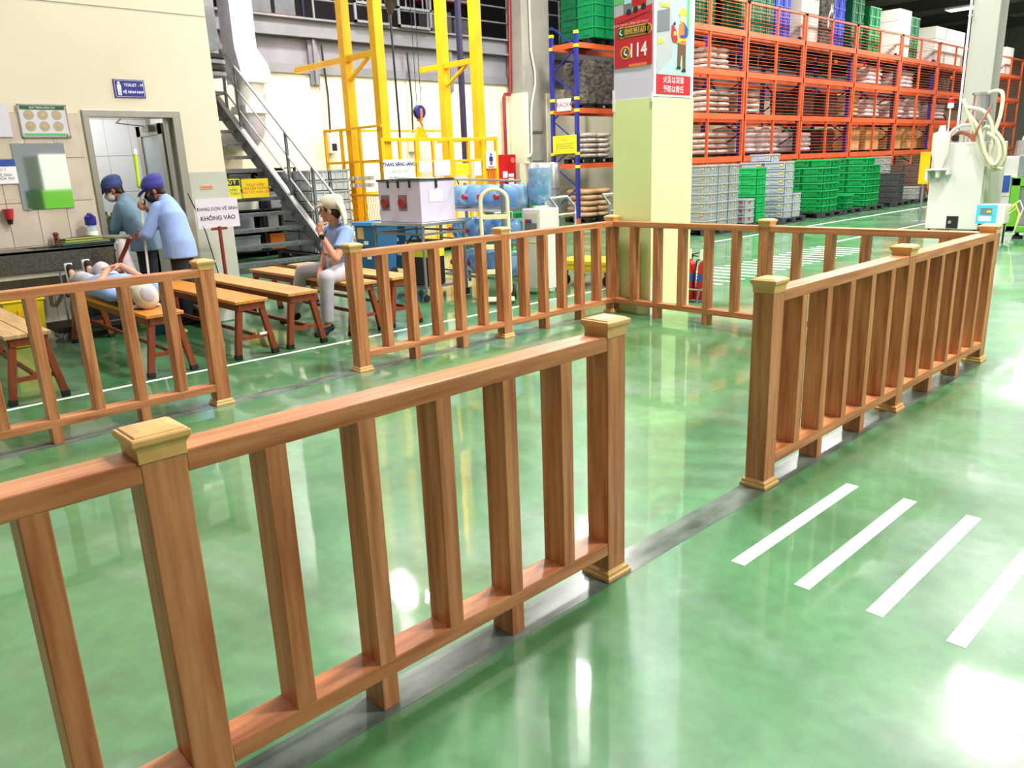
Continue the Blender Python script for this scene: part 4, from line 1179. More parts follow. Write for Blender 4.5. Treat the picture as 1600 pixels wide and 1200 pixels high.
for y in (-.12, .20): fx('pole_print', 'poster_green', y, y + .035, .03 if y > 0 else .35, .74, .0045)
fx('banner', 'poster_red', -.275, .28, -.51, -.335, .004)
text('lettering', '火災は災害', .068, M['paper'], p2, (.0056, .0, -.383), FX)
text('lettering', '予防は責任', .068, M['paper'], p2, (.0056, .0, -.465), FX)
def fxw(name, m, poly, d): return fxp(name, m, [(y, -.30 + (z + .30) * .74) for y, z in poly], d)
# printed worker
fxw('trousers_print', 'poster_brown', [(.055, .03), (.19, .03), (.19, -.27), (.14, -.27), (.135, -.10), (.115, -.10), (.10, -.25), (.05, -.25)], .006)
fxw('boot_print', 'ink_dark', [(.03, -.27), (.11, -.27), (.105, -.235), (.055, -.235)], .0075); fxw('boot_print', 'ink_dark', [(.115, -.30), (.195, -.30), (.19, -.26), (.14, -.26)], .0075)
fxw('vest_print', 'poster_orange', [(.06, .03), (.19, .03), (.185, .27), (.13, .30), (.07, .26)], .0065)
fxw('vest_band_print', 'poster_gold', [(.06, .075), (.19, .075), (.19, .095), (.06, .095)], .0082)
fxw('sleeve_print', 'poster_blue', [(.15, .29), (.215, .22), (.205, .12), (.09, .10), (.09, .135), (.16, .15)], .0085)
q = MB(); q.lathe([(.045, 0), (.045, .0015)], (.0065, .125, -.30 + .645 * .74), 16, R=Matrix.Rotation(PI / 2, 3, 'Y')); obj('face_print', q, M['skin_print'], p2)
fxw('neck_print', 'skin_print', [(.105, .28), (.145, .28), (.145, .33), (.105, .33)], .0062)
fxw('helmet_print', 'poster_gold', [(.06, .37), (.19, .385), (.185, .43), (.155, .465), (.115, .465), (.08, .44)], .0085)
fxw('extinguisher_print', 'poster_red', [(-.005, .22), (-.03, .25), (-.05, .235), (-.055, .13), (-.03, .05), (.02, .04), (.045, .07), (.03, .18)], .0098)
fxw('extinguisher_label_print', 'poster_gold', [(-.02, .12), (.02, .13), (.015, .175), (-.02, .17)], .0115)
fxw('extinguisher_valve_print', 'ink_dark', [(-.03, .25), (0, .235), (.01, .285), (-.025, .275)], .0115)
fxw('glove_print', 'poster_gold', [(.03, .04), (.09, .05), (.1, .1), (.05, .1)], .0118)
# fire extinguishers on a tube stand
es = thing('extinguisher_stand', 'low steel tube stand holding two extinguishers beside the column', 'stand', (-3.1, .98, 0))
for (a, c) in (((-.24, -.08, .0), (-.24, -.08, .30)), ((-.24, .10, 0), (-.24, .10, .15)), ((.14, -.08, 0), (.17, -.08, .15)), ((.14, .10, 0), (.17, .10, .15))):
    q = MB(); q.cone(a, c, .011, .011, 8); obj('leg', q, M['steel_grey'], es)
q = MB(); q.tube([(-.24, -.08, .14), (.17, -.08, .14)], .011, 8); q.tube([(-.24, .10, .14), (.17, .10, .14)], .011, 8); q.tube([(.17, -.08, .14), (.17, .10, .14)], .011, 8); q.tube([(-.24, -.08, .14), (-.24, .10, .14)], .011, 8); obj('tube_frame', q, M['steel'], es)
q = MB(); q.bx(-.24, .16, -.08, .10, .012, .02); obj('base_plate', q, M['steel_grey'], es)
def extinguisher(x, y, lean, label):
    t = thing('fire_extinguisher', label, 'extinguisher', (x, y, .021)); t.rotation_euler = (0, lean, 0)
    q = MB(); q.lathe([(.05, 0), (.056, .012), (.056, .36), (.045, .40), (.02, .42), (.016, .45)], n=18); obj('cylinder', q, M['red'], t, sm=True)
    q = MB(); q.bx(-.016, .016, -.016, .016, .45, .48); q.bar((-.01, 0, .475), (.09, 0, .50), .018, .012); q.bar((-.01, 0, .47), (.085, 0, .465), .016, .01); obj('valve', q, M['black'], t)
    q = MB(); q.tube([(0, -.01, .46), (-.06, -.05, .42), (-.075, -.05, .2), (-.07, -.04, .1)], .009, 8); obj('hose', q, M['black'], t)
    q = MB(); q.lathe([(.0565, .2), (.0568, .205), (.0568, .28), (.0565, .285)], n=18); obj('label_band', q, M['poster_blue'], t)
    q = MB(); q.bx(-.02, .05, -.07, -.068, .44, .55); obj('inspection_tag', q, M['paper'], t)
extinguisher(-3.10, .99, .0, 'left red fire extinguisher beside the lime column, half hidden by a slat')
extinguisher(-2.99, 1.0, .12, 'right red fire extinguisher beside the lime column, tilted outward')

# =================================================================== WATER DISPENSER
wd = thing('water_dispenser', 'white water dispenser between bottle rack and trolleys', 'dispenser', (-4.85, .47, 0))
q = MB(); q.bx(-.15, .15, -.16, .16, .06, 1.0); obj('cabinet', q, M['white'], wd, bevel=.012)
q = MB(); q.bx(-.13, .13, -.163, -.16, .08, .60); obj('lower_door', q, M['offwhite'], wd)
q = MB(); q.bx(-.11, .11, -.164, -.158, .66, .95); obj('tap_panel', q, M['offwhite'], wd)
q = MB(); q.bx(-.10, .10, -.168, -.163, .70, .84); obj('tap_recess', q, M['steel_grey'], wd, bevel=.006)
for x, m in ((-.05, 'red'), (.0, 'poster_blue')):
    q = MB(); q.bx(x - .015, x + .015, -.195, -.165, .84, .88); obj('tap', q, M[m], wd)
q = MB(); q.bx(-.13, .13, -.1635, -.161, .60, .615); obj('green_band', q, M['lime'], wd)
q = MB(); q.cone((0, 0, 1.0), (0, 0, 1.03), .10, .09, 18); obj('bottle_seat', q, M['offwhite'], wd)
q = MB()
for x in (-.12, .12):
    for y in (-.13, .13): q.cone((x, y, 0), (x, y, .06), .016, .02, 8)
obj('foot', q, M['black'], wd)
def bottle_meshes():
    q = MB(); q.lathe([(.02, .0), (.125, .0), (.135, .015), (.135, .09), (.128, .10), (.135, .115), (.135, .20), (.128, .21), (.135, .225), (.135, .31), (.125, .345), (.08, .385), (.03, .41), (.028, .45)], n=24)
    me = q.mesh('bottle_body', [M['water']]); fixnormals(me); smooth(me, 60)
    q = MB(); q.lathe([(.0, .43), (.034, .43), (.034, .47), (.02, .475)], n=16)
    ce = q.mesh('bottle_cap', [M['cap_red']]); fixnormals(ce); smooth(ce)
    return me, ce
BME, BCE = bottle_meshes()
bt = thing('water_bottle', 'clear blue bottle upside down on the white dispenser', 'bottle', (-4.85, .47, 1.46)); bt.rotation_euler = (PI, 0, 0)
link('bottle_body', BME, bt)
# bottle rack: three tiers, bottles lying with red caps to the front
RZ = 0.0
rk2 = thing('bottle_rack', 'three-tier steel rack of large water bottles behind the fence', 'rack', (-5.59, .25, 0), RZ)
for x in (-.60, .565):
    for y in (-.22, .22):
        q = MB(); q.bx(x - .015, x + .015, y - .015, y + .015, .04, 1.30); obj('upright', q, M['steel_grey'], rk2)
for zt in (.18, .58, .98):
    for y in (-.22, .22):
        q = MB(); q.bx(-.60, .565, y - .012, y + .012, zt, zt + .03); obj('shelf_bar', q, M['steel'], rk2)
    q = MB(); q.bx(-.60, .565, -.25, -.235, zt + .06, zt + .08); obj('guard_bar', q, M['steel_grey'], rk2)
    for x in (-.60, .565):
        q = MB(); q.bx(x - .01, x + .01, -.22, .22, zt, zt + .025); obj('side_bar', q, M['steel_grey'], rk2)
RM = Matrix.Rotation(RZ, 3, 'Z')
for ti, zt in enumerate((.18, .58, .98)):
    for c in range(4):
        p = Vector((-5.59, .25, 0)) + RM @ Vector((-.43 + c * .286, .26, zt + .167))
        t = thing('water_bottle', '%s blue water bottle from the left, %s tier of the bottle rack' % (NTH[c], ['bottom', 'middle', 'top'][ti]), 'bottle', p, RZ, 'bottles in the steel rack')
        t.rotation_euler = (PI / 2, 0, RZ)
        link('bottle_body', BME, t); link('bottle_cap', BCE, t)
# green crates behind the rack
pallet(-7.6, 2.5, 0, 'dark pallet under the green crates behind the bottle rack', PALS)
for i in range(2):
    stack('green', -7.3 , 2.2 + i * .42, 6, .12, CH, '@ green crate, %s stack behind the bottle rack' % ['left', 'right'][i], 'green crates behind the bottle rack')
# long pipe on the rack top
t = thing('steel_pipe', 'thin steel pipe lying across box and bottle rack', 'pipe', (-5.6, -.2, 1.36))
q = MB(); q.tube([(-.85, -.18, .035), (.78, .33, -.035)], .014, 8); obj('pipe', q, M['steel'], t)
q = MB(); q.tube([(-.02, .07, -.01), (-.02, .09, -.06)], .008, 6); obj('clip', q, M['black'], t)
# cream hand truck
ht = thing('hand_truck', 'cream hand truck with arched handle before the bottle rack', 'hand truck', (-4.84, -.27, 0), math.radians(48))
q = MB()
arch = [(-.15, 0, .10), (-.15, 0, 1.12)] + [(-.15 * math.cos(a), 0, 1.12 + .13 * math.sin(a)) for a in [PI * k / 10 for k in range(1, 10)]] + [(.15, 0, 1.12), (.15, 0, .10)]
q.tube(arch, .022, 10); obj('frame', q, M['cream_paint'], ht, sm=True)
for z in (.34, .62, .95):
    q = MB(); q.bx(-.15, .15, -.018, .018, z - .025, z + .025); obj('cross_bar', q, M['cream_paint'], ht)
q = MB(); q.bx(-.19, .19, -.24, 0, .04, .055); obj('toe_plate', q, M['cream_paint'], ht)
for s in (-1, 1):
    q = MB(); q.lathe([(.03, -.025), (.085, -.025), (.095, 0), (.085, .025), (.03, .025)], (s * .19, .07, .095), 18, R=Matrix.Rotation(PI / 2, 3, 'Y')); obj('wheel', q, M['rubber'], ht, sm=True)
# steel table trolley with lilac box
tt = thing('table_trolley', 'steel table trolley carrying the lilac test box', 'trolley', (-5.93, -.5, 0), math.radians(5))
q = MB(); q.bx(-.45, .45, -.36, .36, .865, .90); obj('table_top', q, M['steel'], tt, bevel=.004)
for s in (-1, 1):
    for r in (-1, 1):
        q = MB(); q.cone((s * .42, r * .33, .09), (s * .42, r * .33, .865), .017, .017, 10); lg = obj('leg', q, M['steel_grey'], tt)
        q = MB(); q.lathe([(.01, -.014), (.04, -.014), (.045, 0), (.04, .014), (.01, .014)], (s * .42, r * .33, .045), 14, R=Matrix.Rotation(PI / 2, 3, 'Y')); obj('caster', q, M['rubber'], lg)
for z in (.15, .76):
    q = MB(); q.bx(-.42, .42, -.34, -.32, z, z + .025); q.bx(-.42, .42, .32, .34, z, z + .025); q.bx(-.43, -.41, -.33, .33, z, z + .025); q.bx(.41, .43, -.33, .33, z, z + .025); obj('frame_rail', q, M['steel_grey'], tt)
q = MB(); q.bx(-.42, .42, -.33, .33, .165, .175); obj('lower_shelf', q, M['steel'], tt)
ab = thing('test_box', 'lilac acrylic box with two red glove ports on the trolley', 'box', (-5.96, -.49, .901), math.radians(5))
q = MB(); q.bx(-.37, .37, -.27, .27, 0, .46); obj('body', q, M['acrylic'], ab, bevel=.006)
q = MB(); q.bx(-.38, .38, -.28, .28, .46, .472); obj('lid', q, M['steel_grey'], ab)
for x in (-.25, .06):
    q = MB(); q.bx(x - .075, x + .075, -.274, -.27, .13, .31); obj('port_plate', q, M['steel_grey'], ab)
    q = MB(); q.lathe([(.0, 0), (.06, 0), (.065, .02), (.05, .03), (0, .02)], (x, -.274, .22), 18, R=Matrix.Rotation(PI / 2, 3, 'X')); obj('glove_port', q, M['port_red'], ab, sm=True)
for x in (-.18, .0, .2):
    q = MB(); q.bx(x - .012, x + .012, -.285, -.272, .39, .475); obj('latch', q, M['black'], ab)
q = MB(); q.bx(.368, .374, -.14, .08, .22, .36); obj('label_plate', q, M['paper_grey'], ab)
q = MB(); q.bx(.37, .384, -.04, -.01, .38, .475); obj('latch', q, M['black'], ab)
q = MB(); q.tube([(-.38, -.28, .478), (-.1, -.285, .482), (.2, -.28, .478), (.38, -.27, .48), (.385, .25, .478)], .009, 6); obj('cable', q, M['black'], ab)
bg = thing('tool_bag', 'black and yellow tool bag hanging under the table trolley', 'bag', (-5.72, -.60, .176), math.radians(5))
q = MB(); q.bx(-.2, .2, -.13, .13, .0, .52); obj('bag_body', q, M['black'], bg, bevel=.03)
q = MB(); q.bx(-.19, .19, -.136, -.13, .33, .50); q.bx(.2, .206, -.12, .12, .33, .50); obj('yellow_panel', q, M['yellow_sign'], bg)
q = MB(); q.tube([(-.1, -.13, .3), (-.14, -.17, .45), (-.05, -.14, .57), (.05, -.14, .57), (.1, -.15, .5)], .012, 8); obj('strap', q, M['black'], bg)
# blue bins behind the trolley
def bin_(x, y, s, label, rz):
    t = thing('blue_bin', label, 'bin', (x, y, 0), rz)
    q = MB(); q.rings([(.10, .20 * s), (.12, .21 * s), (.78, .27 * s), (.78, .255 * s), (.14, .20 * s)]); obj('bin_body', q, M['blue_bin'], t, bevel=.006)
    q = MB(); q.rings([(.765, .27 * s), (.765, .295 * s), (.81, .295 * s), (.81, .25 * s), (.79, .25 * s)]); obj('rim', q, M['blue_bin_lid'], t)
    for k in range(3):
        q = MB(); q.bx(-.05 + .02 * k, .03 + .02 * k, -.262 * s, -.25 * s, .5 - k * .1, .55 - k * .1); obj('sticker', q, M['paper'], t)
    q = MB(); q.bx(-.20 * s, -.05 * s, -.266 * s, -.255 * s, .58, .74); obj('label_plate', q, M['carton'], t)
    for a in (-1, 1):
        q = MB(); q.lathe([(.02, -.02), (.075, -.02), (.08, 0), (.075, .02), (.02, .02)], (a * .16, .12, .08), 14, R=Matrix.Rotation(PI / 2, 3, 'Y')); obj('wheel', q, M['rubber'], t)
    for a in (-1, 1):
        q = MB(); q.bx(a * .16 - .02, a * .16 + .02, -.16, -.12, 0, .10); obj('foot', q, M['rubber'], t)
bin_(-7.72, .08, .80, 'blue wheeled bin right behind the seated woman', .2)
bin_(-7.75, .62, .74, 'second blue bin half hidden by the table trolley', .1)
# platform trolleys
def trolley(x, y, rz, m, label, hm='steel', h=1.08, ln=.82, wd_=.5, zd=.2):
    t = thing('platform_trolley', label, 'trolley', (x, y, 0), rz)
    q = MB(); q.bx(-ln / 2, ln / 2, -wd_ / 2, wd_ / 2, zd, zd + .07); q.bx(-ln / 2 - .008, ln / 2 + .008, -wd_ / 2 - .008, wd_ / 2 + .008, zd + .07, zd + .13); obj('deck', q, M[m], t, bevel=.015)
    q = MB(); q.tube([(-ln / 2 + .04, -wd_ / 2 + .05, zd + .1), (-ln / 2 + .02, -wd_ / 2 + .05, h - .12), (-ln / 2 - .10, -wd_ / 2 + .05, h), (-ln / 2 - .10, wd_ / 2 - .05, h), (-ln / 2 + .02, wd_ / 2 - .05, h - .12), (-ln / 2 + .04, wd_ / 2 - .05, zd + .1)], .017, 8)
    q.tube([(-ln / 2 + .03, -wd_ / 2 + .05, h - .2), (-ln / 2 + .03, wd_ / 2 - .05, h - .2)], .012, 8)
    obj('handle', q, M[hm], t, sm=True)
    for a in (-1, 1):
        for c in (-1, 1):
            q = MB(); q.lathe([(.02, -.02), (.07, -.02), (.078, 0), (.07, .02), (.02, .02)], (a * (ln / 2 - .1), c * (wd_ / 2 - .07), .078), 14, R=Matrix.Rotation(PI / 2, 3, 'X')); q.bx(a * (ln / 2 - .1) - .03, a * (ln / 2 - .1) + .03, c * (wd_ / 2 - .07) - .03, c * (wd_ / 2 - .07) + .03, .15, zd); obj('caster', q, M['rubber'], t)
    return t
trolley(-4.75, 1.30, math.radians(10), 'yellow_plastic', 'yellow platform trolley with chrome handle right of the dispenser')
trolley(-4.62, 2.15, math.radians(4), 'yellow_plastic', 'second yellow platform trolley partly hidden by the lime column')
trolley(-6.0, 1.3, math.radians(10), 'grass_green', 'bright green platform trolley between hand truck and dispenser', ln=.7)

# =================================================================== MACHINES ON THE RIGHT
mc = thing('dryer_machine', 'tall white machine cabinet with hoses right of the crates', 'machine', (-3.36, 10.4, 0))
MX0, MX1, MY0, MY1 = -3.80, -2.90, 9.8, 11.0
def mp(name, m, *bb, bevel=0):
    q = MB()
    for x in bb: q.bx(*x)
    return obj(name, q, M[m], mc, world=True, bevel=bevel)
mp('cabinet', 'machine_white', (MX0, MX1, MY0, MY1, .06, 1.60), bevel=.015)
mp('side_panel', 'offwhite', (MX1, MX1 + .012, MY0 + .08, MY1 - .05, .1, 1.56))
mp('vent_panel', 'black', (-3.43, -3.23, MY0 - .008, MY0, .08, .30))
q = MB(); q.lathe([(.0, 0), (.035, 0), (.03, .012), (0, .014)], (-3.37, MY0 - .008, .19), 12, R=Matrix.Rotation(PI / 2, 3, 'X')); obj('knob', q, M['steel'], mc, world=True)
mp('side_vent', 'black', (MX1 + .012, MX1 + .02, 9.95, 10.2, .18, .40))
mp('nameplate', 'pink', (-2.887, -2.885, 10.1, 10.4, 1.1, 1.2))
for x in (MX0 + .06, MX1 - .06):
    for y in (MY0 + .06, MY1 - .06):
        q = MB(); q.lathe([(.01, -.015), (.028, -.015), (.03, 0), (.028, .015), (.01, .015)], (x, y, .03), 12, R=Matrix.Rotation(PI / 2, 3, 'Y')); obj('caster', q, M['rubber'], mc, world=True)
q = MB(); q.lathe([(.035, -.55), (.05, -.40), (.145, -.12), (.145, .22), (.06, .26), (.05, .36)], (-3.62, 9.66, 1.55), 20); obj('hopper', q, M['offwhite'], mc, world=True, sm=True)
mp('hopper_bracket', 'machine_white', (-3.80, -3.44, 9.56, 9.80, 1.13, 1.16), (-3.81, -3.77, 9.58, 9.8, .95, 1.16), (-3.46, -3.42, 9.58, 9.8, 1.05, 1.16))
q = MB(); q.lathe([(.11, 1.95), (.13, 1.97), (.13, 2.40), (.16, 2.41), (.16, 2.45), (.02, 2.46)], (-3.18, 10.15, 0), 20); q.cone((-3.18, 10.15, 1.6), (-3.18, 10.15, 1.95), .05, .11, 16); obj('loader_cylinder', q, M['steel'], mc, world=True, sm=True)
q = MB(); q.cone((-3.67, 10.1, 1.6), (-3.67, 10.1, 2.22), .012, .012, 8); obj('beacon_pole', q, M['offwhite'], mc, world=True)
q = MB(); q.lathe([(.05, 2.22), (.055, 2.25), (.045, 2.31)], (-3.67, 10.1, 0), 14); obj('beacon_base', q, M['offwhite'], mc, world=True, sm=True)
q = MB(); q.lathe([(.045, 2.31), (.045, 2.38), (.02, 2.40)], (-3.67, 10.1, 0), 14); obj('beacon', q, M['red'], mc, world=True, sm=True)
def hose(pts, r, m):
    # smooth the polyline
    P = [Vector(p) for p in pts]; out = []
    for i in range(len(P) - 1):
        p0 = P[max(i - 1, 0)]; p1_ = P[i]; p2_ = P[i + 1]; p3 = P[min(i + 2, len(P) - 1)]
        for k in range(5):
            t = k / 5
            out.append(.5 * ((2 * p1_) + (p2_ - p0) * t + (2 * p0 - 5 * p1_ + 4 * p2_ - p3) * t * t + (3 * p1_ - p0 - 3 * p2_ + p3) * t ** 3))
    out.append(P[-1])
    q = MB(); q.tube(out, r, 8, 0); return obj('hose', q, M[m], mc, world=True, sm=60)
hose([(-3.36, 9.75, 2.34), (-3.27, 9.72, 2.15), (-3.12, 9.7, 1.85), (-2.98, 9.72, 1.5), (-2.86, 9.75, 1.22), (-2.74, 9.8, 1.12), (-2.62, 9.8, 1.25), (-2.63, 9.8, 1.5), (-2.76, 9.8, 1.72), (-2.95, 9.85, 1.85), (-3.1, 9.95, 1.75)], .035, 'hose')
hose([(-3.30, 9.72, 2.2), (-3.0, 9.68, 2.12), (-2.85, 9.7, 1.9), (-2.80, 9.72, 1.6), (-2.83, 9.75, 1.35), (-2.72, 9.75, 1.18), (-2.62, 9.78, 1.12)], .032, 'hose')
hose([(-3.25, 9.72, 2.1), (-3.02, 9.66, 1.8), (-2.90, 9.66, 1.45), (-2.74, 9.66, 1.2), (-2.66, 9.7, 1.32), (-2.72, 9.7, 1.6), (-2.90, 9.7, 1.75)], .032, 'hose')
hose([(-3.08, 10.1, 2.42), (-2.92, 10.0, 2.45), (-2.80, 9.95, 2.38), (-2.78, 9.9, 2.05), (-2.82, 9.85, 1.78)], .034, 'hose')
hose([(-3.60, 9.9, 1.72), (-3.45, 9.85, 1.86), (-3.28, 9.85, 1.9), (-3.05, 9.85, 1.86)], .03, 'machine_white')
hose([(-3.55, 9.95, 1.66), (-3.42, 9.95, 1.78), (-3.25, 9.95, 1.72), (-3.15, 9.95, 1.6)], .034, 'hose_red')
hose([(-3.4, 10.2, 1.95), (-3.3, 10.1, 2.02), (-3.2, 10.0, 1.95), (-3.2, 10.0, 1.62)], .034, 'hose_red')
hose([(-2.88, 9.7, 2.2), (-3.0, 9.62, 1.9), (-3.1, 9.66, 1.65)], .02, 'hose_red')
mp('motor_block', 'offwhite', (-3.55, -3.35, 9.95, 10.3, 1.6, 1.82)); mp('junction_box', 'black', (-3.52, -3.42, 9.9, 9.95, 1.63, 1.73))
# machine row behind
m2 = thing('granulator_machine', 'white machine with grey hood just right of the tall cabinet', 'machine', (-3.3, 13.3, 0))
q = MB(); q.bx(-3.7, -2.95, 13, 14.2, .1, 1.30); obj('body', q, M['machine_white'], m2, world=True, bevel=.02)
q = MB(); q.bx(-3.5, -3.1, 12.99, 13, .5, .95); obj('hatch', q, M['offwhite'], m2, world=True)
q = MB(); q.cone((-3.25, 13.4, 1.3), (-3.25, 13.4, 1.62), .16, .14, 16); obj('hood', q, M['steel'], m2, world=True, sm=True)
q = MB(); q.tube([(-3.25, 13.4, 1.62), (-3.2, 13.4, 1.78), (-3.0, 13.4, 1.75), (-2.9, 13.4, 1.4)], .05, 8); obj('hose', q, M['hose'], m2, world=True, sm=True)
for x in (-3.6, -3.05):
    for y in (13.1, 14.1):
        q = MB(); q.cone((x, y, 0), (x, y, .1), .04, .04, 10); obj('foot', q, M['rubber'], m2, world=True)
t = thing('blue_pouch', 'blue plastic sheet hanging on the white machine', 'sheet', (-3.42, 12.985, .58)); q = MB(); q.bx(-.12, .12, -.012, 0, 0, .34); obj('sheet', q, M['poster_blue'], t)
gm = thing('moulding_machine', 'green and grey machine at the right picture edge', 'machine', (-1.6, 9.6, 0))
def gp(name, m, *bb):
    q = MB()
    for x in bb: q.bx(*x)
    return obj(name, q, M[m], gm, world=True, bevel=.012)
gp('frame', 'machine_green', (-2.24, -2.10, 9.0, 10.6, .12, 1.0), (-2.24, -.9, 9.0, 10.6, .86, 1.0), (-2.24, -.9, 9.0, 10.6, .12, .22))
gp('panel', 'steel_grey', (-2.12, -.95, 9.03, 10.5, .22, .86)); gp('upper_body', 'machine_green', (-2.1, -1.0, 9.2, 10.4, 1.35, 1.75)); gp('bed', 'steel_grey', (-2.2, -.95, 9.1, 10.5, 1.0, 1.35))
for x in (-2.1, -1.1):
    for y in (9.15, 10.4):
        q = MB(); q.lathe([(.09, 0), (.09, .04), (.03, .06), (.03, .12)], (x, y, 0), 16); obj('levelling_foot', q, M['rubber'], gm, world=True, sm=True)
tb_ = thing('control_terminal', 'small control terminal with turquoise front near the far fence post', 'control box', (-2.2, 8.1, 0))
q = MB(); q.bx(-2.42, -2.02, 8.0, 8.3, .32, .62); obj('housing', q, M['offwhite'], tb_, world=True, bevel=.012)
q = MB(); q.bx(-2.42, -2.13, 7.992, 8.0, .32, .62); obj('front', q, M['teal'], tb_, world=True)
q = MB(); q.bx(-2.36, -2.20, 7.986, 7.992, .47, .57); obj('screen', q, M['poster_grey2'], tb_, world=True)
q = MB(); q.bx(-2.38, -2.20, 7.986, 7.992, .36, .44); obj('keypad', q, M['paper'], tb_, world=True)
q = MB(); q.bx(-2.27, -2.21, 7.984, 7.987, .50, .53); obj('lit_field', q, M['yellow_sign'], tb_, world=True)
q = MB(); q.bx(-2.38, -2.06, 8.03, 8.27, .28, .32)
for x in (-2.37, -2.07):
    for y in (8.04, 8.26): q.cone((x, y, 0), (x, y, .28), .014, .014, 8)
obj('stand', q, M['black'], tb_, world=True)
for k, (dx, dz) in enumerate(((.0, .0), (.05, .06), (.02, -.05))):
    q = MB(); q.tube([(-2.03, 8.2, .5 + dz), (-1.92 + dx, 8.15, .62 + dz), (-1.85 + dx, 8.1, .5 + dz), (-1.88, 8.12, .25), (-1.95, 8.15, .02)], .010, 6); obj('cable', q, M['yellow_sign' if k == 0 else 'offwhite'], tb_, world=True)
# far steel column and yellow board
q = MB(); q.bx(-4.08, -3.60, 12.0, 12.05, 0, 8.2); q.bx(-4.08, -3.60, 12.45, 12.5, 0, 8.2); q.bx(-3.87, -3.81, 12.05, 12.45, 0, 8.2)
struct(obj('wall_pillar', q, M['grey_column']))
t = thing('power_conduit', 'thin white conduit clipped to the left of the grey steel column', 'pipe', (-4.12, 12.0, 1.8)); q = MB(); q.tube([(0, 0, 0), (0, 0, 6.4)], .022, 8); obj('pipe', q, M['paper'], t)
q = MB(); q.bx(-.03, .06, -.02, .02, 2.2, 2.24); q.bx(-.03, .06, -.02, .02, 4.4, 4.44); obj('clip', q, M['steel'], t)
t = thing('yellow_board', 'narrow yellow board standing behind the white machine cabinet', 'board', (-4.68, 12.0, 0)); q = MB(); q.bx(-.10, .10, -.01, .01, .80, 1.46); obj('board', q, M['yellow'], t); q = MB(); q.bx(-.02, .02, .01, .04, 0, 1.4); q.bx(-.18, .18, -.12, .14, 0, .02); obj('stand', q, M['steel_grey'], t)
t = thing('cable_coil', 'dark cable coil hung on the cage behind the machine hoses', 'cable', (-8.93, 31.4, 1.7))
q = MB(); q.tube([(0, .45 * math.cos(a), .45 * math.sin(a)) for a in [2 * PI * k / 20 for k in range(21)]], .05, 8); q.tube([(0.05, .40 * math.cos(a), .42 * math.sin(a)) for a in [2 * PI * k / 20 for k in range(21)]], .05, 8); obj('coil', q, M['black'], t, sm=True)
# machine line on the hall side that the mirror looks at
for k, (y, lab) in enumerate(((1.5, 'green moulding machine seen in the wall mirror'), (-4.5, 'green moulding machine beyond the right picture edge'))):
    t = thing('moulding_machine', lab, 'machine', (10.5, y, 0))
    q = MB(); q.bx(-1.0, 1.0, -1.6, 1.6, .1, 1.3); obj('base', q, M['machine_green'], t, bevel=.02)
    q = MB(); q.bx(-.9, .9, -1.5, .2, 1.3, 2.3); obj('guard', q, M['machine_white'], t, bevel=.02)
    q = MB(); q.cone((0, .9, 1.3), (0, .9, 1.9), .22, .22, 16); q.cone((0, .9, 1.9), (0, .9, 2.4), .15, .32, 16); obj('hopper', q, M['steel'], t, sm=True)
    q = MB()
    for x in (-.8, .8):
        for yy in (-1.4, 1.4): q.bx(x - .1, x + .1, yy - .1, yy + .1, 0, .1)
    obj('foot', q, M['rubber'], t)
# =================================================================== PEOPLE
def V(*a): return Vector(a)
def frame(f, u=(0, 0, 1)):
    f = Vector(f).normalized(); u = Vector(u)
    r = f.cross(u).normalized(); u = r.cross(f).normalized()
    return Matrix((r, f, u)).transposed()
def organic(name, q, mt, parent, voxel, it=4, fac=.5, world=True):
    me = q.mesh(name, mt); fixnormals(me)
    me.polygons.foreach_set('use_smooth', [True] * len(me.polygons))
    o = link(name, me, parent, world=world)
    r = o.modifiers.new('remesh', 'REMESH'); r.mode = 'VOXEL'; r.voxel_size = voxel; r.use_smooth_shade = True
    s = o.modifiers.new('smooth', 'SMOOTH'); s.iterations = it; s.factor = fac
    return o
def hand(q, wrist, d, n, side, curl=.5, spread=.10):
    """d: finger direction, n: palm normal (side the fingers curl to), side: +1/-1 where the thumb leaves"""
    d = Vector(d).normalized(); n = Vector(n); n = (n - d * n.dot(d)).normalized(); s = d.cross(n) * side
    w = Vector(wrist)
    R = Matrix((s, d, n)).transposed()
    q.ell(w + d * .045, (.038, .052, .016), R=R, n=12, k=8)
    q.cap(w - d * .01, w + d * .03, .024, .026, 10)
    for k, (o, L) in enumerate(((.028, .068), (.0095, .076), (-.0095, .071), (-.028, .056))):
        a = w + d * (.085 - abs(o) * .3) + s * o
        ang = 0; r = .0082
        dd = (d + s * (o * spread * 30)).normalized()
        p = a
        for j, fr in enumerate((.42, .32, .26)):
            ang += curl * (.55 if j == 0 else .8)
            v = dd * math.cos(ang) + n * math.sin(ang)
            p2 = p + v * (L * fr); q.cap(p, p2, r, r * .93, 8); p = p2; r *= .93
    a = w + d * .02 + s * .03
    b_ = a + (d * .5 + s * .8 + n * .35).normalized() * .04
    c = b_ + (d * .85 + s * .25 + n * (.4 + curl * .3)).normalized() * .032
    q.cap(a, b_, .0115, .010, 8); q.cap(b_, c, .0098, .0082, 8)
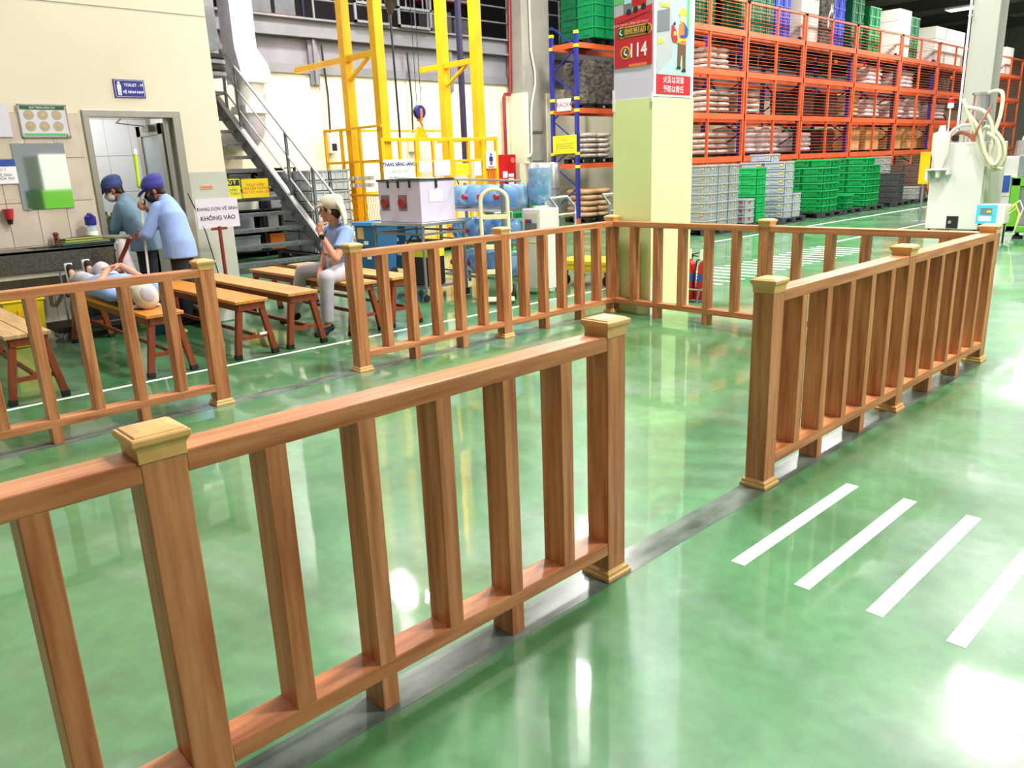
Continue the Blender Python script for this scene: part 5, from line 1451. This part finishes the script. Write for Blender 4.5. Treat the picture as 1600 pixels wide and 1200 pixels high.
def head(q, c, R):
    c = Vector(c)
    def at(x, y, z): return c + R @ Vector((x, y, z))
    q.ell(at(0, -.008, .02), (.073, .090, .092), R=R); q.ell(at(0, .02, -.045), (.057, .066, .066), R=R)
    q.ell(at(0, .055, -.085), (.026, .026, .024), R=R)                      # chin
    q.cap(at(0, .084, .012), at(0, .106, -.026), .009, .0135, 8)            # nose
    for s in (-1, 1):
        q.ell(at(s * .074, -.012, -.012), (.010, .021, .032), R=R, n=10, k=6)  # ear
        q.ell(at(s * .036, .062, -.022), (.026, .024, .022), R=R, n=10, k=6)   # cheek
        q.ell(at(s * .032, .076, .026), (.026, .012, .008), R=R, n=10, k=6)    # brow
    q.ell(at(0, .082, -.052), (.022, .012, .008), R=R, n=10, k=6)           # lips
def face_bits(root, c, R, mask=None, hair=True, mask_m=None):
    c = Vector(c)
    def at(x, y, z): return c + R @ Vector((x, y, z))
    for s in (-1, 1):
        q = MB(); q.ell(at(s * .032, .080, .006), (.013, .007, .006), R=R, n=10, k=6); obj('eye', q, M['hair'], root, sm=True, world=True)
        q = MB(); q.cap(at(s * .018, .087, .030), at(s * .046, .078, .031), .004, .003, 6); obj('eyebrow', q, M['hair'], root, sm=True, world=True)
    if not mask:
        q = MB(); q.ell(at(0, .091, -.052), (.021, .008, .007), R=R, n=10, k=6); obj('mouth', q, M['ink_red'], root, sm=True, world=True)
    else:
        q = MB(); q.ell(at(0, .046, -.050), (.066, .068, .058), R=R, n=18, k=12); q.cap(at(0, .085, -.01), at(0, .106, -.03), .02, .022, 8)
        for s in (-1, 1): q.cap(at(s * .055, .045, -.03), at(s * .074, -.01, -.01), .012, .006, 8)
        organic('face_mask', q, M[mask], root, .007, 3)
    if hair:
        q = MB(); q.ell(at(0, -.024, .025), (.080, .084, .090), R=R, n=18, k=12); q.ell(at(0, -.060, -.035), (.056, .038, .055), R=R)
        for s in (-1, 1): q.cap(at(s * .072, .03, .035), at(s * .072, .018, -.015), .012, .006, 8)
        organic('hair', q, M['hair'], root, .009, 3)
def person(label, base):
    return thing('person', label, 'person', base)

# ------------------------------------------------------------------ seated woman in a cream cap
wm_ = person('seated woman in cream cap and light blue polo resting her chin on a fist', (-5.0, -2.2, 0))
hc = V(-4.95, -2.27, 1.15)
Rh = frame((-.72, -.69, -.06))
neck = V(-4.97, -2.20, 1.0)
J = dict(rs=V(-5.14, -2.18, .94), re=V(-5.25, -2.20, .69), rw=V(-5.06, -2.39, .53),
         ls=V(-4.79, -2.20, .94), le=V(-4.70, -2.40, .715), lw=V(-4.90, -2.425, .945),
         rh=V(-5.09, -2.14, .57), lh=V(-4.90, -2.17, .57), rk=V(-5.42, -2.37, .545), lk=V(-4.74, -2.50, .55),
         ra=V(-5.60, -2.42, .11), la=V(-4.80, -2.50, .10))
q = MB()
head(q, hc, Rh)
q.cap(neck + V(0, 0, -.05), hc + Rh @ V(0, -.02, -.06), .054, .048, 12)
q.loft([V(-5.0, -2.15, .52), V(-5.0, -2.16, .66), V(-4.98, -2.17, .84), V(-4.97, -2.19, .98)], [(.14, .10), (.13, .095), (.15, .09), (.09, .06)], 14, side=(1, 0, 0))
for s, e, w_ in (('rs', 're', 'rw'), ('ls', 'le', 'lw')):
    q.cap(J[s], J[e], .044, .037, 12); q.cap(J[e], J[w_], .037, .025, 12); q.cap(neck + V(0, 0, -.06), J[s], .05, .045, 10)
hand(q, J['rw'], (.45, -.35, -.8), (0, 1, -.3), 1, .6)
hand(q, J['lw'], (-.05, .12, .9), (-.3, .9, -.2), 1, 1.25)
for h, k, a in (('rh', 'rk', 'ra'), ('lh', 'lk', 'la')):
    q.cap(J[h], J[k], .07, .05, 12); q.cap(J[k], J[a], .048, .033, 12); q.cap(J[a], J[a] + V(-.03, -.08, -.05), .032, .03, 10)
organic('body', q, M['skin'], wm_, .0055, 3)
face_bits(wm_, hc, Rh)
# polo shirt
q = MB()
q.loft([V(-5.0, -2.14, .50), V(-5.0, -2.15, .60), V(-5.0, -2.17, .74), V(-4.98, -2.18, .86), V(-4.97, -2.19, .945), V(-4.97, -2.20, .99), V(-4.965, -2.205, 1.02)],
       [(.175, .135), (.172, .13), (.165, .118), (.175, .115), (.165, .095), (.095, .075), (.07, .068)], 22, side=(1, 0, 0))
for s, e in (('rs', 're'), ('ls', 'le')):
    d = J[e] - J[s]
    q.ell(J[s], (.064, .064, .064)); q.cone(J[s], J[s] + d * .66, .064, .068, 14); q.cap(neck + V(0, 0, -.065), J[s], .072, .064, 12)
shirt = organic('polo_shirt', q, M['shirt_blue'], wm_, .009, 3)
q = MB(); q.loft([V(-4.97, -2.205, 1.0), V(-4.965, -2.21, 1.035)], [(.078, .075), (.069, .066)], 18, side=(1, 0, 0)); organic('collar', q, M['shirt_blue'], wm_, .007, 2)
q = MB(); q.ell(V(-5.0, -2.268, .80), (.075, .03, .10)); q.ell(V(-5.0, -2.262, .66), (.085, .035, .06)); organic('shirt_print', q, M['sack_grey'], wm_, .009, 2)
q = MB(); q.bc(V(-5.03, -2.302, .79), (.075, .012, .10), rz=.1); obj('badge', q, M['pink'], wm_, world=True)
q = MB(); q.tube([V(-5.05, -2.22, 1.01), V(-5.06, -2.29, .92), V(-5.03, -2.305, .84)], .006, 6); obj('lanyard', q, M['ink'], wm_, world=True)
# trousers
q = MB()
q.ell(V(-5.0, -2.13, .58), (.185, .15, .10)); 
for h, k, a in (('rh', 'rk', 'ra'), ('lh', 'lk', 'la')):
    q.cap(J[h], J[k], .098, .072, 14); q.cone(J[k], J[k] + (J[a] - J[k]) * .93, .071, .062, 14); q.ell(J[k], (.073, .073, .073))
organic('trousers', q, M['trouser_grey'], wm_, .010, 4)
for a in ('ra', 'la'):
    q = MB(); d = V(-.45, -.89, 0) if a == 'ra' else V(.05, -1, 0); c0 = J[a]
    q.cap(c0 + V(0, 0, -.03) - d * .03, c0 + d * .12 + V(0, 0, -.075), .040, .032, 12); q.ell(c0 + d * .06 + V(0, 0, -.07), (.05, .06, .035))
    organic('shoe', q, M['trouser_dark'], wm_, .009, 3)
# wrist watch
d = (J['lw'] - J['le']).normalized()
q = MB(); q.cone(J['lw'] - d * .055, J['lw'] - d * .03, .033, .033, 16); q.cone(J['lw'] - d * .043 + V(.028, -.018, 0), J['lw'] - d * .043 + V(.040, -.026, .0), .021, .021, 14); obj('wrist_watch', q, M['black'], wm_, world=True, sm=True)
# cap with a long neck cloth
def at(x, y, z): return hc + Rh @ V(x, y, z)
q = MB(); q.ell(at(0, -.025, .060), (.096, .118, .085), R=Rh, n=20, k=12); q.ell(at(0, -.05, .085), (.085, .09, .06), R=Rh, n=18, k=10)
q.loft([at(0, .05, .052), at(0, .115, .040), at(0, .138, .032)], [(.088, .014), (.072, .011), (.04, .008)], 14, side=Rh @ V(1, 0, 0))
q.loft([at(0, -.075, .10), at(0, -.115, .02), at(0, -.130, -.07), at(0, -.125, -.15)], [(.075, .035), (.088, .028), (.075, .02), (.05, .014)], 14, side=Rh @ V(1, 0, 0))
organic('neck_cloth_cap', q, M['cap_cream'], wm_, .009, 3)

# ------------------------------------------------------------------ the two standing cleaners
def cleaner(label, base, hipc, chest, neckb, hcen, hf, hu, sh, el, wr, hands, shirt, capm, mask, skin, face, fwd, glove=None, h0=.80):
    p = person(label, base)
    R = frame(hf, hu); f = V(*fwd).normalized(); r = f.cross(V(0, 0, 1))
    q = MB(); head(q, hcen, R); q.cap(V(*neckb), V(*hcen) + R @ V(0, -.02, -.06), .052, .047, 12)
    hipc = V(*hipc); chest = V(*chest); neckb = V(*neckb)
    q.loft([hipc - V(0, 0, .06), hipc + (chest - hipc) * .5, chest, neckb], [(.14, .10), (.13, .1), (.15, .10), (.06, .055)], 14, side=r)
    for s, e, w_, (d, n, sd, cu) in zip(sh, el, wr, hands):
        s, e, w_ = V(*s), V(*e), V(*w_)
        q.cap(s, e, .042, .036, 12); q.cap(e, w_, .036, .025, 12); q.cap(neckb - V(0, 0, .05), s, .05, .045, 10); hand(q, w_, d, n, sd, cu)
    b0 = V(*base)
    for sg in (-1, 1):
        hp = hipc + r * (sg * .085); kn = b0 + r * (sg * .09) + f * .03 + V(0, 0, .43); an = b0 + r * (sg * .09) + V(0, 0, .08)
        q.cap(hp, kn, .07, .05, 12); q.cap(kn, an, .046, .034, 12); q.cap(an, an + f * .1 - V(0, 0, .045), .032, .03, 10)
    organic('body', q, M[skin], p, .0055, 3)
    face_bits(p, hcen, R, mask=mask)
    q = MB()
    hem = hipc + V(0, 0, -.10)
    q.loft([hem, hipc + V(0, 0, .05), hipc + (chest - hipc) * .6, chest, chest + (neckb - chest) * .62, neckb + V(0, 0, .0), neckb + (V(*hcen) - neckb) * .28],
           [(.21, .165), (.20, .155), (.19, .145), (.195, .14), (.165, .11), (.09, .08), (.066, .066)], 22, side=r)
    for s, e, w_ in zip(sh, el, wr):
        s, e, w_ = V(*s), V(*e), V(*w_)
        q.ell(s, (.075, .075, .075)); q.cone(s, e, .075, .066, 14); q.ell(e, (.066, .066, .066)); q.cone(e, e + (w_ - e) * .72, .064, .052, 14)
    organic('work_shirt', q, M[shirt], p, .010, 4)
    q = MB(); q.ell(hipc - V(0, 0, .04), (.17, .14, .14))
    for sg in (-1, 1):
        hp = hipc + r * (sg * .085); kn = b0 + r * (sg * .09) + f * .03 + V(0, 0, .43); an = b0 + r * (sg * .09) + V(0, 0, .07)
        q.cap(hp, kn, .095, .075, 14); q.cone(kn, an, .075, .072, 14)
    organic('trousers', q, M['trouser_dark'], p, .011, 4)
    for sg in (-1, 1):
        an = b0 + r * (sg * .09)
        q = MB(); q.cap(an - f * .03 + V(0, 0, .045), an + f * .13 + V(0, 0, .035), .042, .034, 12); organic('shoe', q, M['black'], p, .009, 3)
    c = V(*hcen)
    def a2(x, y, z): return c + R @ V(x, y, z)
    q = MB(); q.ell(a2(0, -.012, .066), (.104, .120, .086), R=R, n=20, k=12); q.ell(a2(0, -.03, .105), (.100, .108, .062), R=R, n=20, k=12)
    organic('work_cap', q, M[capm], p, .009, 3)
    q = MB(); q.loft([a2(0, .04, .056), a2(0, .125, .030), a2(0, .172, .006)], [(.092, .011), (.082, .009), (.045, .007)], 16, side=R @ V(1, 0, 0)); organic('cap_brim', q, M[capm], p, .008, 2)
    q = MB(); q.lathe([(.094, .040), (.0985, .042), (.0985, .062), (.094, .064)], c + R @ V(0, -.008, 0), 24, R=R); obj('cap_band', q, M['cap_cream'], p, sm=True, world=True)
    if glove:
        q = MB(); d, n, sd, cu = hands[1]; w_ = V(*wr[1]); hand(q, w_, d, n, sd, cu); q.cone(w_ - V(*d).normalized() * .08, w_ + V(*d).normalized() * .01, .045, .034, 12)
        g = organic('rubber_glove', q, M['glove'], p, .007, 2, fac=.2)
        g.modifiers.new('swell', 'DISPLACE').strength = .006; g.modifiers['swell'].mid_level = 0
    return p
# right cleaner: holds the mop, seen from behind on the left
cleaner('cleaner in light blue shirt and purple cap holding a mop pole', (-6.60, -3.09, 0), (-6.62, -3.09, .80), (-6.69, -3.10, 1.10), (-6.79, -3.10, 1.27),
        (-6.885, -3.165, 1.375), (-.50, -.80, -.34), (-.2, -.3, .93),
        [(-6.69, -3.22, 1.20), (-6.86, -3.02, 1.20)], [(-6.72, -3.36, .95), (-6.98, -3.12, 1.04)], [(-6.87, -3.36, .93), (-6.975, -3.24, 1.20)],
        [((-.8, -.1, -.1), (.5, -.6, .3), 1, 1.3), ((.1, -.7, .35), (.8, .2, .1), 1, 1.2)],
        'shirt_blue', 'cap_blue', 'mask_navy', 'skin2', True, (-.5, -.86, 0))
# left cleaner in the doorway
cleaner('cleaner in dull blue shirt and white mask bending over in the doorway', (-7.40, -3.14, 0), (-7.43, -3.15, .84), (-7.55, -3.21, 1.12), (-7.65, -3.235, 1.29),
        (-7.73, -3.30, 1.385), (-.50, -.78, -.38), (-.3, -.35, .9),
        [(-7.51, -3.32, 1.20), (-7.69, -3.14, 1.20)], [(-7.55, -3.42, .98), (-7.78, -3.26, 1.0)], [(-7.62, -3.46, .80), (-7.78, -3.38, 1.05)],
        [((-.2, -.3, -.9), (-.9, 0, .2), 1, .6), ((0, -.5, .8), (.8, 0, 0), 1, .8)],
        'shirt_teal', 'cap_navy', 'mask_white', 'skin2', True, (-.5, -.86, 0), glove=True)
# mop
mp_ = thing('mop', 'lime and white mop pole held by the cleaner with the purple cap', 'mop', (-6.62, -3.47, 0))
A = V(-7.16, -3.20, 1.80); B_ = V(-6.64, -3.46, .05)
def lp(t): return A + (B_ - A) * t
q = MB(); q.cone(lp(0), lp(1), .012, .012, 10); obj('pole', q, M['offwhite'], mp_, world=True)
q = MB(); q.cone(lp(.03), lp(.22), .019, .019, 10); obj('grip', q, M['lime'], mp_, world=True)
q = MB(); q.cone(lp(.445), lp(.475), .018, .018, 10); obj('grip_ring', q, M['lime'], mp_, world=True)
q = MB(); q.cone(lp(0), lp(.03), .017, .017, 10); obj('end_cap', q, M['paper'], mp_, world=True)
q = MB(); q.bc(B_ + V(0, 0, -.02), (.30, .10, .035), rz=.4); obj('mop_head', q, M['lime'], mp_, world=True)
q = MB()
for k in range(24):
    x = -.14 + (k % 12) * .025
    q.tube([B_ + V(x, -.03 + .06 * (k // 12), -.02), B_ + V(x * 1.1, (-.06 if k < 12 else .06), -.045)], .008, 6)
tag(obj('mop_fringe', q, M['offwhite'], mp_, world=True), kind='stuff')

# ------------------------------------------------------------------ sleeper on the second bench
sp = person('person in light blue shirt and cream cap lying asleep on a bench', (-5.5, -4.08, .49))
yb = -4.08; zt = .49
hs = V(-4.87, -4.10, .605)
Rs = frame((-.16, -.25, .95), (1, -.02, .2))       # face up, crown toward +x
q = MB(); head(q, hs, Rs); q.cap(V(-5.08, yb, .60), hs + Rs @ V(0, -.02, -.06), .05, .047, 12)
q.loft([V(-5.05, yb, .60), V(-5.18, yb, .605), V(-5.4, yb, .61), V(-5.62, yb, .60), V(-5.78, yb, .595)], [(.07, .06), (.16, .085), (.15, .09), (.135, .085), (.14, .085)], 14, side=(0, 1, 0))
S = dict(a=V(-5.15, -4.25, .60), ae=V(-5.40, -4.285, .63), aw=V(-5.56, -4.12, .76), b=V(-5.15, -3.91, .60), be=V(-5.40, -3.875, .64), bw=V(-5.54, -4.02, .78))
for s, e, w_ in (('a', 'ae', 'aw'), ('b', 'be', 'bw')):
    q.cap(S[s], S[e], .044, .038, 12); q.cap(S[e], S[w_], .038, .026, 12)
hand(q, S['aw'], (-.5, .8, .05), (0, 0, -1), -1, .25); hand(q, S['bw'], (-.4, -.9, .0), (0, 0, -1), 1, .25)
K = {}
for nm, y in (('l', -4.16), ('r', -4.0)):
    K[nm] = (V(-5.80, y, .59), V(-6.24, y + (.0 if nm == 'l' else .02), .63 if nm == 'l' else .70), V(-6.66, y + .04, .58 if nm == 'l' else .60))
    h, k, a = K[nm]; q.cap(h, k, .07, .05, 12); q.cap(k, a, .048, .034, 12); q.cap(a, a + V(-.06, .0, .08), .032, .03, 10)
organic('body', q, M['skin'], sp, .0055, 3)
face_bits(sp, hs, Rs, hair=True)
q = MB()
q.loft([V(-5.06, yb, .60), V(-5.12, yb, .60), V(-5.2, yb, .605), V(-5.42, yb, .612), V(-5.66, yb, .605), V(-5.86, yb, .598)], [(.075, .07), (.155, .09), (.185, .108), (.175, .115), (.165, .108), (.17, .106)], 20, side=(0, 1, 0))
for s, e in (('a', 'ae'), ('b', 'be')):
    q.ell(S[s], (.065, .065, .065)); q.cone(S[s], S[s] + (S[e] - S[s]) * .95, .065, .062, 14)
organic('work_shirt', q, M['shirt_blue'], sp, .010, 4)
q = MB(); q.ell(V(-5.84, yb, .597), (.12, .165, .104))
for nm in 'lr':
    h, k, a = K[nm]; q.cap(h, k, .09, .072, 14); q.cone(k, k + (a - k) * .93, .07, .058, 14)
organic('trousers', q, M['trouser_grey'], sp, .011, 4)
for nm in 'lr':
    a = K[nm][2]
    q = MB(); q.cap(a + V(-.02, 0, -.035), a + V(-.085, 0, .12), .040, .034, 12); organic('shoe', q, M['trouser_dark'], sp, .009, 3)
    q = MB(); q.loft([a + V(-.065, 0, -.075), a + V(-.095, 0, .03), a + V(-.128, 0, .155)], [(.038, .016), (.044, .016), (.036, .016)], 14, side=(0, 1, 0)); obj('shoe_sole', q, M['sole'], sp, sm=True, world=True)
def a3(x, y, z): return hs + Rs @ V(x, y, z)
q = MB(); q.ell(a3(0, -.02, .062), (.100, .115, .082), R=Rs, n=20, k=12); q.loft([a3(0, .05, .06), a3(0, .12, .05), a3(0, .15, .045)], [(.085, .011), (.07, .008), (.03, .006)], 14, side=Rs @ V(1, 0, 0)); organic('cloth_cap', q, M['cap_cream'], sp, .009, 3)
q = MB(); q.ell(a3(0, -.015, .115), (.062, .072, .034), R=Rs, n=18, k=10); obj('cap_crown', q, M['trouser_grey'], sp, sm=True, world=True)
q = MB(); q.ell(V(-4.90, -4.08, .505), (.09, .12, .016)); obj('head_cloth', q, M['trouser_grey'], sp, sm=True, world=True)
# =================================================================== SMALL THINGS ALONG THE LEFT WALL
WX = -7.478
def wall_sheet(nm, label, cat, y0, y1, z0, z1, m, x=WX, th=.012):
    t = thing(nm, label, cat, (x, (y0 + y1) / 2, (z0 + z1) / 2))
    q = MB(); q.bx(-.002, th, -(y1 - y0) / 2, (y1 - y0) / 2, -(z1 - z0) / 2, (z1 - z0) / 2); obj('panel', q, M[m], t)
    return t
t = wall_sheet('toilet_sign', 'dark blue toilet sign with a white man figure above the door', 'sign', -3.20, -2.885, 2.34, 2.52, 'navy_sign', -7.498)
q = MB(); q.cone((.012, -.105, .055), (.014, -.105, .055), .014, .014, 12); q.bx(.012, .014, -.125, -.085, -.015, .038); q.bx(.012, .014, -.122, -.108, -.07, -.015); q.bx(.012, .014, -.102, -.088, -.07, -.015); obj('man_figure', q, M['paper'], t)
text('lettering', 'TOILET - M', .040, M['paper'], t, (.0125, .045, .035), FX, bold=True)
text('lettering', 'VỆ SINH NAM', .036, M['paper'], t, (.0125, .038, -.035), FX, bold=True)
q = MB()
for (a, b_, c, d) in ((-.148, .148, -.083, -.079), (-.148, .148, .079, .083), (-.148, -.144, -.083, .083), (.144, .148, -.083, .083)): q.bx(.012, .0135, a, b_, c, d)
obj('border', q, M['paper_grey'], t)
# mirror
t = thing('wall_mirror', 'frameless wall mirror above the wash counter', 'mirror', (WX, -4.02, 1.56))
q = MB(); q.bx(-.002, .008, -.235, .235, -.32, .32); obj('mirror_glass', q, M['mirror'], t)
q = MB()
for y in (-.18, .18):
    for z in (-.325, .31): q.bx(.004, .012, y - .015, y + .015, z, z + .015)
obj('clip', q, M['steel'], t)
# hand-washing poster with six round pictures
t = wall_sheet('hygiene_poster', 'framed poster with six round pictures and a green heading', 'poster', -4.14, -3.70, 1.935, 2.25, 'paper_grey')
q = MB()
for (a, b_, c, d) in ((-.22, .22, -.158, -.148), (-.22, .22, .148, .158), (-.22, -.21, -.158, .158), (.21, .22, -.158, .158)): q.bx(.012, .018, a, b_, c, d)
obj('frame', q, M['alu'], t)
q = MB(); q.bx(.012, .014, -.2, .2, .108, .142); obj('heading_band', q, M['green_dark'], t)
text('lettering', 'QUY TRÌNH RỬA TAY', .024, M['paper'], t, (.0145, 0, .125), FX)
q = MB(); q.bx(.012, .014, -.2, .17, -.142, -.118); obj('footer_band', q, M['poster_green'], t)
for r in range(2):
    for c in range(3):
        q = MB(); q.lathe([(.045, 0), (.047, .002)], (.012, -.13 + c * .125, .058 - r * .108), 20, R=Matrix.Rotation(PI / 2, 3, 'Y')); pc_ = obj('round_picture', q, M['round_print'], t)
        q = MB(); q.ell((.0145, -.13 + c * .125, .058 - r * .108), (.001, .025, .018)); obj('hands_print', q, M['sack'], pc_)
t = thing('wall_hook', 'small white hook at the lower corner of the framed poster', 'hook', (WX, -3.73, 1.93)); q = MB(); q.lathe([(.012, -.004), (.02, 0), (.012, .004)], (.03, 0, .03), 14, R=Matrix.Rotation(PI / 2, 3, 'X')); q.bx(0, .03, -.006, .006, .02, .05); obj('hook_ring', q, M['white'], t)
t = wall_sheet('wall_notice', 'plain grey notice cut by the left picture edge', 'notice', -4.72, -4.22, 1.94, 2.25, 'paper_grey')
text('lettering', 'NỘI QUY\nSỬ DỤNG NHÀ VỆ SINH', .03, M['ink'], t, (.0125, -.05, .04), FX)
t = wall_sheet('wall_notice', 'notice with a bright blue heading at the left picture edge', 'notice', -4.72, -4.25, 1.50, 1.73, 'paper')
q = MB(); q.bx(.012, .014, -.235, .235, .05, .115); obj('heading_band', q, M['poster_blue'], t)
text('lettering', 'LƯU Ý', .035, M['ink_red'], t, (.0125, .1, .02), FX); text('lettering', 'GIỮ GÌN VỆ SINH\nKHU VỰC RỬA TAY', .034, M['ink'], t, (.0125, .06, -.05), FX)
t = thing('soap_dispenser', 'red soap dispenser on the tiled wall', 'dispenser', (WX, -4.40, 1.16))
q = MB(); q.loft([(.05, 0, 0), (.05, 0, .10)], [(.04, .035), (.065, .05)], 14); obj('cup', q, M['cap_red'], t, sm=True); q = MB(); q.cone((.05, 0, -.05), (.05, 0, 0), .02, .03, 12); obj('nozzle', q, M['black'], t); q = MB(); q.bx(0, .02, -.03, .03, .0, .1); obj('bracket', q, M['steel'], t)
t = thing('spray_bottle', 'clear bottle with dark blue cap standing on the wash counter', 'bottle', (-7.33, -3.70, .868))
q = MB(); q.lathe([(.045, 0), (.05, .01), (.05, .15), (.035, .18), (.035, .19)], n=18); obj('bottle_body', q, M['water2'], t, sm=True)
q = MB(); q.lathe([(.05, .185), (.055, .20), (.055, .27), (.03, .29), (.018, .31)], n=18); q.bx(-.01, .07, -.012, .012, .27, .295); obj('cap', q, M['navy_sign'], t)
q = MB(); q.lathe([(.0505, .05), (.051, .055), (.051, .12), (.0505, .125)], n=18); obj('label_band', q, M['paper'], t)
t = thing('folded_mat', 'dark green tray with folded mats on the wash counter edge', 'tray', (-7.19, -3.82, .868))
q = MB(); q.bx(-.13, .15, -.26, .2, 0, .04); obj('tray', q, M['tray_dark'], t, bevel=.01)
q = MB(); q.bx(-.11, .13, -.22, .19, .04, .06); q.bc((0, -.04, .073), (.2, .36, .014), rz=.1); obj('mat', q, M['glove'], t, bevel=.004)
q = MB(); q.tube([(.1, -.25, .075), (.05, .0, .085), (0, .15, .07)], .012, 8); obj('stick', q, M['black'], t)
# board stand: cleaning notice
t = thing('board_stand', 'cleaning notice board on a red-brown stand in front of the stair', 'sign', (-6.95, -2.50, 0))
q = MB(); q.cone((0, 0, .02), (0, 0, .96), .02, .02, 10); obj('pole', q, M['redbrown'], t); q = MB(); q.lathe([(.15, 0), (.15, .015), (.05, .03), (.025, .05)], n=20); obj('base', q, M['redbrown'], t)
q = MB(); q.bx(-.012, .0, -.235, .245, .945, 1.265); obj('board', q, M['paper_grey'], t)
q = MB(); q.bx(-.02, .002, -.09, .09, .92, .95); obj('holder', q, M['redbrown'], t)
text('lettering', 'ĐANG DỌN VỆ SINH', .049, M['ink_dark'], t, (.001, .005, 1.15), FX, bold=True, bw=.006); text('lettering', 'KHÔNG VÀO', .066, M['ink_dark'], t, (.001, .0, 1.05), FX, bold=True, bw=.012)
q = MB(); q.tube([(0, -.30, 1.33), (-.02, -.245, 1.2), (0, -.16, .9), (.02, -.02, .02)], .006, 6); obj('cord', q, M['black'], t)
# hand cart and bags between sink and bench
t = thing('flat_cart', 'low dark flatbed cart parked under the wash counter', 'cart', (-6.8, -4.1, 0))
q = MB(); q.bx(-.22, .22, -.26, .5, .10, .16); obj('deck', q, M['black'], t, bevel=.01)
for x in (-.16, .16):
    for y in (-.17, .4):
        q = MB(); q.lathe([(.01, -.018), (.045, -.018), (.05, 0), (.045, .018), (.01, .018)], (x, y, .05), 14, R=Matrix.Rotation(PI / 2, 3, 'Y')); obj('caster', q, M['steel'], t)
q = MB(); q.tube([(.0, .46, .16), (.02, .45, .55), (.06, .45, .72), (.10, .51, .84), (.20, .53, .945)], .022, 8); obj('handle_bar', q, M['redbrown'], t, sm=True)
q = MB(); q.tube([(.20, .53, .95), (-.06, .36, .955)], .02, 10); obj('grip', q, M['steel'], t)
t = thing('white_sack', 'white plastic sack slumped against the end of the wash counter', 'sack', (-6.98, -3.52, 0))
q = MB(); q.loft([(0, 0, 0), (.02, 0, .2), (-.01, 0, .45), (.0, -.02, .7), (-.03, -.02, .88), (-.04, -.02, .93)], [(.14, .10), (.16, .12), (.12, .10), (.08, .07), (.045, .04), (.06, .05)], 14); obj('sack_body', q, M['sack_white'], t, sm=True)
q = MB(); q.cone((-.035, -.02, .86), (-.04, -.02, .885), .05, .05, 12); obj('tie', q, M['paper'], t)
t = thing('black_bag', 'black rubbish bag under the end of the wash counter', 'bag', (-7.22, -3.78, 0))
q = MB(); q.loft([(0, 0, 0), (0, 0, .15), (.01, 0, .40), (0, 0, .56), (0, 0, .60)], [(.12, .09), (.13, .11), (.13, .11), (.06, .06), (.08, .07)], 14); obj('bag_body', q, M['black'], t, sm=True); q = MB(); q.cone((0, 0, .545), (0, 0, .565), .068, .068, 12); obj('tie', q, M['darkgrey'], t)
t = thing('yellow_bin', 'yellow plastic bin behind the old two-plank bench', 'bin', (-6.85, -4.58, 0))
q = MB(); q.rings([(0, .13), (.01, .14), (.42, .17), (.44, .185), (.45, .185), (.45, .165), (.42, .16), (.03, .13)]); obj('bin_body', q, M['yellow_plastic'], t, bevel=.006)
q = MB(); q.bx(.165, .178, -.06, .06, .30, .36); obj('grip', q, M['yellow'], t)
for k, y in enumerate((-4.16, -4.1)):
    t = thing('squeegee_handle', ['left thin metal stick leaning under the wash counter', 'right thin metal stick leaning under the wash counter'][k], 'stick', (-6.98, y, 0)); q = MB(); q.tube([(.0, 0, .02), (-.03, .01, .64)], .010, 6); obj('stick', q, M['steel_grey'], t); q = MB(); q.bx(-.02, .02, -.04, .04, 0, .03); obj('blade', q, M['rubber'], t)
# clutter on the floor behind the orange bench
t = thing('white_tub', 'white plastic tub on the floor behind the orange-brown bench', 'tub', (-6.55, -2.82, 0))
q = MB(); q.rings([(0, .17), (.01, .18), (.17, .22), (.18, .235), (.19, .235), (.19, .205), (.03, .165)]); obj('tub_body', q, M['white'], t, bevel=.006); q = MB(); q.ell((0, 0, .17), (.17, .17, .06)); obj('cloth', q, M['sack_white'], t, sm=True)
t = thing('blue_bucket', 'blue bucket on the floor below the sleeper\'s bench end', 'bucket', (-6.3, -3.52, 0))
q = MB(); q.lathe([(.10, 0), (.11, .01), (.135, .24), (.145, .25), (.145, .26), (.125, .26), (.1, .02)], n=20); obj('bucket_body', q, M['blue_bin'], t, sm=True); q = MB(); q.tube([(0, .14 * math.cos(a), .25 + .12 * math.sin(a)) for a in [PI * k / 8 for k in range(9)]], .005, 6); obj('bail', q, M['steel'], t)
t = thing('floor_cloth', 'yellow and blue rag lying beside the blue bucket', 'rag', (-6.15, -3.4, 0)); q = MB(); q.ell((0, 0, .02), (.12, .08, .025)); obj('rag_body', q, M['yellow_plastic'], t, sm=True); q = MB(); q.ell((.03, -.03, .03), (.06, .05, .02)); obj('rag_fold', q, M['blue_bin'], t, sm=True)
t = thing('paper_tag', 'white sticker on the stretcher of the orange-brown bench', 'sticker', (-4.523, -3.28, .178)); q = MB(); q.bx(-.003, .003, -.035, .035, 0, .022); obj('sticker_face', q, M['paper'], t); t.rotation_euler = (0, 0, 0)
t = wall_sheet('wall_label', 'small beige label on the grey dado right of the door', 'label', -2.43, -2.28, 1.36, 1.40, 'carton', -7.492, .004)
q = MB(); q.bx(.004, .005, -.065, .065, -.004, .004); obj('print_line', q, M['ink_red'], t)
